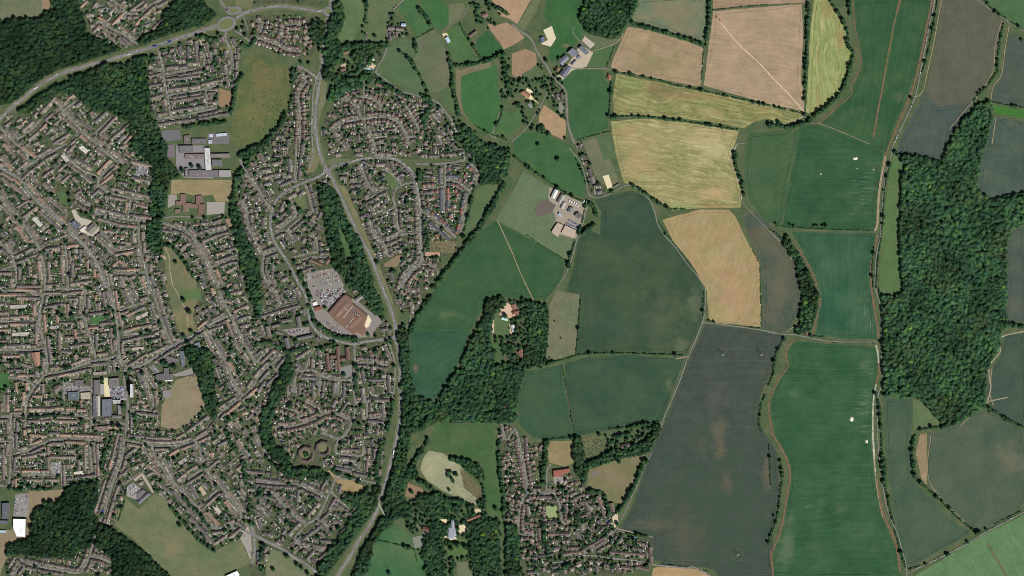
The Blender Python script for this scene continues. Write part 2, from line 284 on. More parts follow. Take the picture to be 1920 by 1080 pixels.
# crop and grass parcels (whole-map units): kind|r,g,b|r2,g2,b2|streak angle|streak strength|corner list
FIELDS='''
grass|98,108,82|112,110,88|0|.3|0,0 80,0 93,2 94,20 85,40 60,37 30,35 0,40
dry|144,122,98|136,118,92|0|.2|78,0 94,0 93,17 80,16
meadow|80,96,60|94,98,66|75|.25|470,98 500,115 530,122 547,130 548,160 545,190 538,215 520,240 505,262 492,275 470,277 445,272 432,258 435,225 438,195 448,150 455,115
grass|86,106,72|96,112,76|80|.25|640,0 685,0 684,45 668,55 664,80 650,78 633,75 640,40
grass|88,102,72|98,108,76|60|.25|690,0 755,0 735,20 728,50 725,82 688,85
grass|64,98,62|78,104,68|50|.25|757,0 783,0 785,15 795,32 810,50 780,70 770,48 748,22 745,15
grass|62,98,60|68,102,64|50|.2|790,0 825,0 841,15 841,45 825,57 815,50 802,32 792,15
grass|98,106,76|104,108,82|50|.2|841,8 870,5 872,15 862,35 847,47 841,48
pasture|78,100,70|88,104,74|60|.3|725,85 750,75 775,75 778,105 770,112 780,130 790,147 797,170 800,180 768,170 730,152 705,135 715,110
pasture|90,102,76|100,106,82|70|.3|780,72 815,55 830,72 837,95 842,125 842,160 825,172 805,175 795,152 782,127 772,112 780,102
grass|76,98,66|84,102,70|70|.2|825,175 843,162 855,212 855,225 837,195
grass|70,100,62|80,104,68|40|.25|838,55 860,48 872,67 880,80 887,100 897,112 855,117 842,100 840,85
grass|52,88,55|60,94,60|30|.2|897,72 915,55 930,77 945,92 940,102 905,110 897,97 892,77
plough|160,132,105|150,126,102|50|.3|915,45 930,47 950,42 966,52 980,66 983,72 960,86 945,92 937,80 920,57
plough|166,138,112|158,132,106|65|.35|922,0 995,0 970,45 955,35 940,30 930,15
grass|96,106,76|104,110,80|60|.2|998,0 1012,0 1005,22 987,50 982,57 971,47
grass|55,92,55|64,98,60|70|.3|1025,0 1100,0 1085,25 1088,45 1110,62 1102,68 1095,66 1085,78 1070,90 1047,110 1035,115 1030,107 1032,88 1043,75 1035,48 1020,32
pasture|108,108,84|118,110,88|20|.2|855,127 865,132 885,122 920,115 925,150 925,190 930,200 940,215 935,225 930,262 915,252 880,225 865,212 855,175
grass|60,98,58|66,102,62|60|.22|865,142 890,135 932,122 935,175 940,200 928,235 920,252 905,245 885,230 870,212 865,190
grass|70,100,62|78,104,66|60|.2|942,205 960,215 975,200 982,220 975,240 960,250 947,258 925,250 930,232
plough|150,125,100|142,120,94|60|.25|960,100 985,92 1005,100 1007,120 975,147 960,140
grass|84,98,70|92,102,74|60|.2|977,140 1007,122 1015,150 992,152
plough|160,135,105|150,128,98|70|.2|1020,197 1047,215 1060,225 1062,250 1055,262 1035,252 1010,230 1012,212
grass|58,90,58|66,96,62|75|.4|1090,132 1132,132 1135,150 1145,160 1142,175 1141,220 1141,237 1122,250 1082,261 1075,260 1067,225 1065,175 1052,150 1070,130
grass|68,98,62|80,102,68|25|.3|1110,98 1155,78 1135,125 1102,125
pasture|92,102,74|100,104,78|40|.2|1088,60 1135,72 1167,72 1155,80 1115,92
crop|96,114,90|122,118,92|70|.25|1197,0 1322,0 1322,67 1317,75 1285,70 1240,52 1200,41 1177,38 1185,25
stubble|154,134,108|138,124,92|-14|.5|1177,50 1210,54 1235,62 1285,77 1320,90 1320,112 1314,160 1305,162 1247,150 1155,135 1145,125 1152,105 1167,72
stubble|162,140,116|150,132,106|-8|.45|1337,21 1440,12 1503,8 1506,60 1502,150 1508,175 1507,208 1440,195 1320,160 1325,110 1333,60
stubble|150,128,105|142,122,98|-4|.4|1337,0 1510,0 1508,5 1440,8 1337,17
ripe|142,148,94|120,136,80|88|.75|1526,0 1555,0 1565,20 1580,45 1590,65 1590,90 1601,100 1592,125 1580,150 1575,172 1545,200 1520,213 1511,210 1515,150 1519,60
ripe|132,132,86|112,116,72|-10|.75|1155,138 1200,148 1300,165 1400,188 1505,210 1500,225 1470,232 1440,222 1415,228 1395,240 1330,228 1240,218 1150,215 1150,180
ripe|146,138,96|126,128,82|-8|.7|1145,228 1200,222 1300,230 1385,245 1378,270 1372,300 1385,330 1390,365 1388,390 1340,390 1280,392 1260,395 1225,370 1200,350 1170,343 1155,290 1148,250
crop|49,82,54|62,90,59|82|.45|1600,0 1748,0 1735,60 1720,130 1700,185 1675,240 1662,285 1600,265 1538,232 1560,215 1590,180 1604,155 1614,130 1614,95 1605,55
crop|58,88,58|74,94,64|40|.3|1405,250 1470,245 1500,238 1490,300 1475,360 1467,425 1435,415 1405,375 1395,330 1398,280
crop|47,80,53|58,88,59|0|.4|1500,238 1530,232 1600,260 1657,285 1650,330 1643,400 1640,432 1468,427 1476,360 1490,300
crop|48,82,58|66,96,70|89|.6|1485,435 1640,438 1638,470 1632,520 1642,600 1645,635 1600,636 1530,628 1535,600 1537,560 1530,520 1505,470
crop|48,82,54|62,92,62|1|.6|1490,640 1560,645 1645,650 1648,700 1640,760 1632,830 1640,880 1650,960 1680,1030 1688,1080 1452,1080 1450,1040 1468,980 1480,900 1475,860 1455,820 1445,780 1445,750 1460,710 1480,680 1476,660
fallow|86,88,74|92,92,76|80|.35|1766,0 1832,0 1880,40 1868,100 1860,140 1830,190 1760,200 1735,170 1752,100
crop|70,82,76|78,86,76|80|.3|1735,170 1760,200 1830,190 1820,200 1785,250 1765,298 1680,285 1685,270 1712,215
fallow|72,84,74|80,86,74|5|.3|1892,60 1920,75 1920,203 1860,190 1857,180 1880,130
crop|68,82,73|78,90,78|5|.3|1866,220 1920,228 1920,370 1885,372 1855,376 1835,365 1835,330 1845,280 1853,240
grass|62,108,50|70,112,56|0|.2|1860,197 1920,207 1920,222 1864,212
grass|70,98,65|76,102,70|60|.2|1850,0 1920,0 1920,55 1885,30
pasture|80,108,66|90,106,70|88|.2|1675,290 1700,293 1692,320 1685,380 1685,430 1690,480 1692,550 1650,553 1648,530 1655,420 1668,320
crop|68,82,74|84,90,78|88|.2|1920,425 1895,435 1888,470 1890,540 1885,600 1920,605
crop|62,80,68|70,84,70|70|.2|1920,625 1885,630 1875,670 1855,700 1850,740 1858,765 1920,800
crop|66,86,68|76,92,70|80|.2|1657,745 1710,750 1712,770 1708,830 1710,890 1720,910 1800,985 1822,1000 1700,1067 1690,1040 1675,960 1662,860 1658,800
pasture|88,106,72|94,108,76|80|.15|1712,750 1730,750 1760,790 1765,800 1720,805 1712,810
crop|70,86,70|84,94,74|60|.2|1740,812 1760,808 1800,790 1830,770 1870,775 1920,810 1920,950 1830,1000 1740,915
stubble|138,122,95|128,116,90|88|.4|1725,815 1738,812 1738,910 1727,895 1717,850
grass|88,118,80|98,124,86|-60|.5|1694,1090 1712,1081.5 1762,1052 1804,1026 1842,1004 1921.5,964 2060,890 2060,1210 1694,1210
dark|64,74,66|70,78,68|0|.3|1322,609 1400,617 1475,630 1460,660 1445,700 1425,740 1420,790 1440,820 1458,850 1462,930 1450,1000 1448,1060 1452,1080 1350,1080 1330,1065 1240,1057 1222,1045 1218,1005 1160,998 1190,940 1215,860 1245,795 1290,680
crop|56,76,57|68,84,60|1|.25|1115,375 1160,362 1185,358 1215,370 1235,420 1260,455 1300,500 1320,545 1318,600 1300,640 1285,666 1200,660 1080,665 1085,620 1090,555 1062,548 1075,500 1085,450 1105,430 1125,440 1128,400
pasture|98,108,82|112,110,86|85|.3|1045,545 1088,552 1083,600 1078,663 1050,673 1022,680 1028,620 1030,570
crop|55,78,60|64,84,62|5|.25|1060,682 1100,670 1180,666 1283,672 1262,730 1240,790 1200,795 1080,818 1072,790 1060,720
crop|58,84,62|66,86,62|85|.25|985,697 1052,684 1058,720 1070,780 1074,820 1000,822 975,800 970,750
pasture|92,110,80|100,112,84|50|.3|982,320 1030,350 1095,390 1075,440 1065,488 1000,450 930,412 958,365
crop|54,84,55|62,90,60|40|.25|928,414 1000,452 1062,490 1050,530 1022,563 915,556 890,610 880,622 771,620 780,600 800,565 850,500 900,435
crop|48,80,60|58,88,62|35|.3|771,620 882,620 860,680 830,735 815,750 775,737 768,690 767,640
grass|58,92,58|68,98,62|40|.3|975,250 1010,248 1060,270 1090,300 1098,350 1095,372 1040,350 990,315 962,290 965,265
pasture|98,106,80|114,108,86|70|.2|1092,265 1118,258 1145,300 1162,345 1135,348 1115,330
grass|78,100,68|86,102,72|60|.2|1118,258 1143,252 1155,295 1132,302
stubble|146,136,96|158,134,98|68|.5|1242,412 1310,393 1365,393 1378,405 1405,460 1412,470 1424,490 1427,560 1427,613 1330,604 1325,545 1300,500 1284,478 1260,450
crop|70,82,72|92,92,74|70|.3|1388,400 1420,400 1465,440 1490,480 1500,530 1500,580 1475,625 1430,615 1430,560 1427,490 1407,450
grass|80,102,68|92,104,72|50|.25|905,345 945,350 935,375 920,400 880,430 865,445 870,420 885,390 895,355
grass|72,100,62|90,102,70|60|.3|634,423 644,430 652,450 657,470 660,480 655,490 672,500 672,507 660,510 650,490 642,460
park|98,104,76|118,112,82|75|.3|306,455 322,462 345,485 362,510 375,555 362,590 370,622 345,632 335,620 328,600 320,570 312,540 310,500
park|84,108,68|90,108,70|60|.3|330,550 376,540 378,560 350,563
dry|146,130,98|132,122,90|0|.4|322,337 448,337 438,378 405,378 398,365 372,368 345,362 320,365
dry|136,122,100|126,120,92|20|.3|303,760 330,712 368,700 380,740 384,760 350,800 320,806 302,800
grass|96,108,78|112,112,82|-15|.35|232,930 260,955 290,925 300,930 320,945 345,985 375,1020 400,1035 450,1010 470,1055 440,1070 400,1080 318,1080 250,1010 215,985 222,955
grass|104,112,84|116,114,88|-40|.3|510,1030 530,1035 555,1050 600,1080 500,1080 498,1055
dry|134,120,96|122,114,88|0|.3|54,920 120,918 112,942 80,940 65,960 58,1005 40,1012 10,1050 0,1080 0,995 50,990
dry|150,130,94|136,122,86|10|.3|615,885 630,895 655,898 680,910 677,935 660,928 640,918 635,908
hay|150,148,118|140,142,112|35|.5|805,845 830,850 860,870 882,900 895,940 893,947 870,940 830,920 800,900 788,880 795,855
orchard|100,100,72|108,100,76|45|.3|862,877 880,890 903,920 903,940 895,935 870,915
grass|62,92,56|78,98,62|20|.25|815,795 925,797 930,840 940,880 942,970 915,970 905,900 905,870 880,862 845,850 805,838
grass|62,98,64|82,104,70|15|.25|715,978 750,985 775,1010 795,1055 795,1080 690,1080 690,1068 700,1015
dry|130,120,86|140,124,92|0|.4|1022,828 1076,826 1080,865 1060,875 1030,868 1025,850
dry|122,112,86|108,110,78|30|.25|1105,880 1150,860 1210,852 1200,885 1185,925 1165,945 1140,940 1120,920 1100,915
plough|166,140,105|156,134,98|5|.3|1225,1066 1235,1063 1310,1067 1330,1080 1222,1080
allotment|92,98,70|110,104,80|20|.2|1090,822 1130,816 1135,850 1098,868
plough|140,116,90|130,112,86|0|.2|765,905 790,915 800,930 780,935 760,930
grass|88,98,70|96,102,76|0|.2|1000,885 1025,880 1040,900 1010,905
grass|80,100,66|94,104,72|0|.25|922,586 955,590 955,632 922,632
grass|70,96,60|82,100,66|0|.2|905,640 940,645 945,680 905,680
grass|78,104,62|88,106,66|0|.2|838,1010 878,1010 882,1040 840,1045
grass|98,108,80|108,110,84|60|.3|855,1055 882,1052 885,1080 860,1080
grass|96,102,66|112,106,74|40|.2|410,90 435,85 445,95 430,110
grass|74,98,62|82,100,66|0|.2|104,362 118,356 132,372 128,388 115,382
grass|64,98,58|70,100,62|0|.2|0,700 18,702 20,725 0,732
grass|66,104,60|78,106,64|0|.2|170,595 195,592 196,606 172,612
pasture|106,108,80|116,112,86|80|.2|608,145 613,150 611,190 598,225 594,224 602,170
pasture|108,108,80|118,112,86|80|.2|583,275 595,268 600,300 590,322 575,325
pasture|112,110,82|118,112,84|-60|.2|635,345 648,350 700,470 735,560 742,600 735,605 700,500 640,375
pasture|96,106,76|104,108,80|-45|.2|612,302 625,296 655,298 655,304 622,314
grass|82,104,68|90,106,70|-45|.2|722,330 735,320 750,345 738,360 728,345
grass|90,104,70|96,106,74|-45|.2|550,370 572,368 577,392 560,398
dry|134,118,94|126,112,88|0|.2|720,495 745,478 755,480 745,500 722,500
allotment|120,108,84|106,104,78|0|.2|805,452 858,452 852,474 806,474
dry|138,120,92|132,116,88|60|.25|410,165 435,172 436,200 410,198
pasture|100,106,76|110,110,82|0|.2|440,0 478,0 470,15 445,18
'''
# dense woods: density of trees 1 = full canopy
WOODS='''
w|0,40 30,35 70,38 95,20 115,17 150,17 158,40 160,60 175,68 205,82 228,92 180,108 150,118 110,130 80,145 50,172 20,193 0,197
w|94,0 145,0 150,15 120,18 100,8
w|255,78 290,60 305,40 312,20 335,0 380,0 402,28 395,40 350,55 300,70 262,85
w|35,212 65,185 110,158 160,138 200,121 235,122 265,107 275,122 277,160 283,200 290,235 302,245 303,260 315,275 313,295 318,305 330,318 338,330 322,335 315,355 310,395 305,412 290,415 284,405 284,350 286,312 245,272 250,250 240,230 220,215 200,208 180,208 160,195 140,180 128,172 105,178 80,195 55,212
w|278,415 303,418 305,440 305,475 290,475 276,450
w|440,330 462,300 472,300 445,345 442,380 454,420 470,460 485,490 490,540 492,590 482,600 470,560 455,510 445,450 434,400 438,370
w|452,300 480,290 505,265 535,225 550,150 553,128 548,125 547,165 538,210 515,245 500,262 470,277 450,290
w|597,340 625,355 640,380 645,400 655,425 675,450 685,480 700,530 700,550 690,560 672,530 660,505 655,490 660,480 652,445 636,420 634,440 645,470 648,495 655,510 640,515 625,500 615,440 605,390 598,365
w|640,512 690,525 715,560 720,590 700,590 690,560 655,535
w|345,650 390,655 402,690 400,720 407,750 403,790 390,770 375,715 362,690 350,665
w|543,662 552,700 540,722 522,752 508,790 512,830 540,850 548,880 600,878 618,895 600,900 540,892 500,862 492,820 488,785 515,725 530,695
w|125,915 150,905 182,905 185,930 172,960 185,970 180,1010 170,1025 145,1030 140,1045 110,1045 50,1040 12,1040 12,1025 55,1010 62,960 85,942 110,942
w|185,985 210,990 240,1010 270,1035 320,1080 213,1080 212,1045 180,1020
w|1835,195 1855,190 1862,200 1850,260 1835,310 1832,355 1860,380 1880,372 1920,362 1920,420 1895,430 1887,455 1888,540 1885,590 1890,612 1875,620 1873,650 1850,690 1846,750 1840,765 1820,780 1800,790 1770,800 1758,785 1730,755 1715,745 1655,742 1654,640 1652,556 1692,552 1692,540 1686,430 1690,340 1697,310 1682,290 1720,294 1765,303 1785,255 1810,220
w|905,600 918,615 918,650 930,655 925,690 915,720 930,740 925,793 830,793 812,780 822,748 860,692 892,625
w|925,690 950,680 975,685 970,740 960,792 925,793 932,740 915,720
w|918,560 945,558 950,575 925,585 920,620 905,610 910,575
w|985,565 1012,568 1028,582 1028,620 1022,678 985,693 972,740 966,790 950,780 955,730 975,680 990,640 995,600
w|745,620 760,612 766,640 768,700 780,742 812,752 822,790 800,802 770,812 760,880 742,925 725,965 718,940 728,915 745,850 755,790 753,740 751,680
w|606,95 612,60 620,38 628,5 642,5 646,35 638,55 630,75 640,82 690,82 738,84 715,92 690,100 682,90 660,88 645,92 640,110 628,120 625,140 645,145 640,155 612,150 603,140
w|670,94 700,97 698,115 682,130 668,118 664,104
w|640,152 680,145 700,150 668,165 645,172 625,190 612,186 625,168
w|1100,0 1197,0 1185,25 1176,40 1170,60 1147,74 1108,62 1090,45 1087,25
w|1475,440 1500,480 1520,520 1535,555 1530,590 1520,620 1490,628 1500,600 1505,560 1495,500 1470,460
w|580,50 598,36 611,50 609,72 606,98 596,97 597,80 584,72
w|868,862 885,866 905,878 909,900 900,905 886,890 870,878
w|870,235 900,265 930,275 958,285 950,330 930,335 905,330 895,300 870,275 850,260
w|905,310 935,320 940,345 900,345
w|640,935 665,925 690,925 705,930 712,945 700,960 680,985 655,1020 630,1055 612,1080 590,1080 610,1045 640,1000 668,955
w|705,905 718,910 712,935 700,925
w|720,970 760,940 775,960 740,975 715,1000 700,1020 690,1070 680,1080 660,1080 672,1050 695,1005
w|798,1000 820,985 850,985 830,1010 835,1080 800,1080 795,1050
w|785,930 830,925 850,950 830,970 800,965
w|893,975 930,975 940,1080 890,1080 880,1010
w|735,905 775,870 785,890 765,905 755,925 765,950 735,960
w|950,985 975,985 975,1080 950,1080
w|1078,815 1090,822 1098,868 1150,845 1210,828 1230,800 1240,795 1235,815 1215,850 1160,860 1105,880 1095,905 1080,885 1075,850
'''
# zones of garden ground where houses stand
ZONES='''
150,0 310,0 305,30 300,55 262,88 235,90 200,78 175,68 155,50 160,25
0,215 55,212 100,180 128,172 180,208 220,215 250,250 245,272 285,310 300,330 283,400 300,415 360,415 430,400 440,400 450,340 440,330 455,310 480,290 500,262 525,235 538,215 547,180 550,130 555,125 585,140 583,280 578,325 600,322 620,338 640,400 700,530 735,620 742,640 744,690 744,750 722,840 715,900 700,930 660,980 610,1050 600,1080 470,1080 455,1010 400,1035 300,925 232,925 215,985 210,1080 10,1080 12,1040 54,1005 54,920 0,920
272,118 300,100 360,70 420,66 455,75 450,110 440,150 437,210 290,245 285,190 275,130
470,30 520,28 590,32 600,45 603,80 585,105 555,108 520,100 480,85 455,70 445,55
450,5 520,0 610,0 600,10 480,8
605,230 625,190 660,165 720,165 790,180 830,200 870,240 900,265 885,300 800,298 770,300 700,290 622,300 603,262
628,316 700,300 760,305 785,330 790,335 800,306 870,300 895,310 898,340 885,345 870,400 860,440 855,475 835,480 815,520 780,590 755,590 735,560 715,505 690,450 650,380 632,335
935,795 965,800 985,830 1020,830 1020,880 1090,890 1100,920 1140,940 1160,990 1218,1005 1222,1060 1160,1080 950,1080 945,1000 950,940 935,870
688,20 705,20 710,75 690,75
690,85 740,85 735,130 700,135 688,120
728,42 760,45 770,70 740,75 728,70
960,845 1020,830 1020,880 960,900
925,560 985,560 990,680 960,690 925,640
1080,268 1100,262 1140,345 1130,370 1105,365
1030,145 1055,150 1062,190 1035,190
'''
# explicit building rows seen on the map: sheet: x0,y0,x1,y1 ...
ROWS='''
A|595,50,650,0 690,70,730,20 305,850,420,730 165,985,250,910 340,900,400,850 80,980,140,1035 440,850,590,985 505,750,555,710 565,800,610,765 425,750,480,800 715,915,800,840 745,1010,880,870 600,910,690,980 830,1050,970,930 930,1080,1020,985 215,1050,290,990 300,980,350,930 400,1080,530,1000 535,1080,580,1040 35,950,80,915 980,80,1080,10 1020,185,1110,90 845,190,935,95 1145,220,1240,130 1180,40,1250,0 780,225,880,330 890,285,960,350 900,195,960,245 700,245,750,190 900,30,930,0 1345,350,1360,420 1465,310,1480,460 1410,350,1415,440 1545,320,1590,460 1590,490,1600,540 1115,575,1210,555 1120,645,1215,630 1130,740,1225,710 1225,750,1235,800 1145,780,1155,820 1185,860,1255,850 1340,455,1400,450 1410,475,1500,470 1250,510,1340,500 1250,600,1500,565 1260,670,1410,655 1510,635,1640,605 1420,655,1500,640 1280,760,1530,720 1290,835,1540,795 1560,705,1620,695 1565,770,1640,760 1175,935,1400,905 1400,905,1750,845 1690,380,1695,440 1680,490,1690,560 1740,290,1770,350 1785,360,1790,440 1775,460,1770,520 1770,540,1770,590 1735,640,1760,635
E|20,250,80,320 80,300,130,360 130,340,200,420 0,350,50,430 60,430,120,500 0,100,90,200 15,90,60,150 240,200,330,130 340,120,430,70 170,270,240,200 215,290,300,390 320,250,400,190 330,290,410,360 440,200,500,150 460,290,530,230 540,170,700,290 560,110,700,190 720,40,800,100 730,220,830,120 760,300,870,210 560,390,640,330 690,390,750,340 840,330,930,355 940,350,1130,395 790,390,950,425 980,130,1150,165 985,250,1130,285 1125,240,1130,290 1130,400,1130,460 1000,450,1110,475 720,480,940,535 980,530,1140,560 740,560,900,605 900,595,1030,615 1060,610,1140,620 780,660,860,670 865,690,930,700 910,735,980,745 1000,650,1000,740 1070,660,1070,730 1080,740,1085,820 860,830,1000,805 620,680,740,800 720,690,860,820 730,830,810,890 840,920,890,880 890,880,950,920 1130,900,1130,960 1095,835,1140,840 1170,840,1175,890 170,550,280,470 120,480,220,420 200,600,290,720 300,500,460,650 120,620,210,730 350,400,500,520 340,740,390,720 400,720,440,700 450,700,490,690 500,770,590,755 340,790,450,775 520,800,530,900 530,890,535,1000 600,790,610,890 655,880,665,950 710,940,710,1000 460,830,475,1050 360,880,370,1010 290,880,300,1020 145,920,145,1020 110,840,250,770 130,890,280,830 50,740,90,800 530,1050,690,1030 820,970,840,1060 905,990,930,1080 975,1000,1000,1080 1060,990,1090,1080 1130,990,1160,1070 80,1010,90,1080 130,1070,310,1070 0,960,90,960 1210,650,1290,660 1520,730,1620,690 1640,720,1700,690 1620,830,1690,815 1700,800,1770,780 1600,590,1680,560 1700,560,1730,620 1420,620,1480,680 1620,940,1670,1060 1650,920,1750,880 1700,960,1770,920 160,30,260,110 500,60,560,0 30,0,120,90 840,50,960,150 900,20,960,0
I|870,20,890,160 930,10,970,110 990,10,1030,90 1090,0,1110,50 1170,0,1230,200 1230,210,1300,400 1130,120,1180,260 950,205,1090,140 890,180,915,290 660,65,665,155 775,30,790,140 660,200,810,180 750,270,830,260 600,60,600,160 510,120,510,200 330,145,490,120 330,200,345,330 360,360,370,480 445,320,450,470 530,435,680,420 430,200,435,260 600,245,610,310 560,310,575,380 375,480,380,570 720,345,725,460 835,300,840,380 840,380,850,490 730,500,810,490 670,300,740,295 920,325,1050,290 1050,295,1140,275 920,400,1160,350 960,590,1110,500 1120,500,1260,430 690,570,800,560 850,540,860,630 130,70,300,80 0,60,130,60 255,120,260,210 80,220,220,215 80,270,220,265 270,260,275,420 0,315,70,315 0,400,50,400 60,435,230,430 20,510,150,510 130,660,260,655 270,620,275,670 60,620,170,615 340,680,520,640 520,640,690,605 120,710,125,780 205,710,210,780 180,780,175,850 60,800,60,930 245,810,320,810 220,910,340,905 350,910,480,900 500,905,570,905 580,915,650,920 110,910,170,905 210,1000,300,995 310,1000,390,995 410,995,580,1000 640,1010,640,1080 130,1000,130,1080 470,550,510,550 380,600,450,595 460,475,540,480 610,530,680,525 1070,600,1170,760 1165,770,1175,880 990,890,1120,880 1020,940,1190,950 985,950,985,1060 320,720,325,790 1700,240,1750,370 1750,390,1820,480 1570,320,1660,290 1600,390,1690,530 1700,560,1780,680 1820,500,1870,570 1750,180,1860,130 1780,240,1880,205 1620,60,1670,150 1590,0,1600,60 1700,50,1820,20 1680,100,1740,130 1800,290,1880,270 1700,940,1800,850 1810,830,1920,740 1400,1080,1560,960 330,40,460,35 470,45,600,30 120,0,250,5 0,190,70,185 450,265,560,260 1490,310,1560,250 1590,240,1650,210 1520,330,1600,480
M|120,10,125,130 225,20,355,30 230,40,230,100 370,10,450,10 390,85,480,85 490,75,570,75 165,195,350,155 350,110,355,170 380,185,570,190 360,190,365,280 115,185,105,300 170,290,300,290 180,360,320,360 345,360,440,360 480,245,480,400 640,100,640,290 730,90,735,330 565,345,720,325 25,130,30,380 120,350,120,420 890,10,820,280 790,360,710,600 890,400,850,510 850,520,800,680 955,170,1020,120 1060,110,1140,210 990,270,1080,230 920,320,960,280 1110,240,1200,320 1220,200,1310,340 1100,40,1290,50 980,30,1080,35 1320,50,1390,10 1190,160,1230,150 1260,180,1340,130 1360,130,1430,100 1450,150,1510,240 1400,300,1480,250 1330,360,1390,310 1400,395,1530,310 1430,400,1480,500 1545,550,1650,460 1600,310,1700,440 1700,450,1850,620 1690,520,1780,630 1580,260,1640,210 1480,50,1560,0 1180,370,1300,470 1290,450,1450,640 1430,640,1600,830 1600,830,1690,770 1710,780,1800,710 1560,600,1640,700 100,180,90,160 1780,60,1860,190
F|250,110,255,210 350,0,320,270 395,310,420,360 40,200,110,190 20,360,70,430 180,310,270,270 100,1000,150,1060 1380,180,1380,300 1440,330,1440,510 1385,340,1390,500 1430,240,1530,245 1300,590,1450,720 240,400,300,370 320,390,360,350 800,130,880,160 900,150,980,150 1010,130,1030,200 1060,260,1110,230
J|40,215,180,170 190,170,330,130 300,530,410,460 300,560,360,610 340,670,460,680 850,690,950,690 795,620,810,710 790,750,805,850 790,890,800,990 840,830,1000,830 860,850,860,930 940,870,950,970 990,650,1000,800 850,740,870,790 840,990,960,1000 50,570,150,470 150,600,230,510 0,770,60,690 70,720,160,640 410,530,415,600 475,540,480,610 540,545,550,610 615,540,620,610 470,470,480,520 240,690,235,810 330,710,325,800 425,710,430,810 510,700,505,780 585,710,580,800 665,710,655,820 630,940,690,850 570,890,600,840 870,590,880,660 960,430,1020,550
N|840,180,830,300 600,270,720,290 730,310,830,330 320,430,310,520 380,640,470,530 240,770,330,680 350,810,430,740 470,950,530,900 370,950,430,880 550,580,600,500 0,355,180,370 200,350,240,370 620,200,700,195 640,130,780,140 720,40,790,40 810,30,850,30 620,770,700,700 730,600,760,520 500,670,560,610 490,430,530,360 620,460,640,400 650,480,740,510 570,660,640,680 420,740,490,680
O|100,40,110,160 190,490,300,490 110,540,120,640 270,680,340,680 270,770,440,760 400,540,410,610 640,480,700,640 500,530,560,520 560,530,580,590 600,690,620,740 520,890,710,780 630,870,700,820 730,900,1000,920 420,870,500,870 430,910,520,900 100,680,190,700 200,720,210,810 580,640,640,630 930,1010,1030,1030 470,500,500,560 780,990,800,1050 820,1000,900,1010 1020,860,1030,990
'''
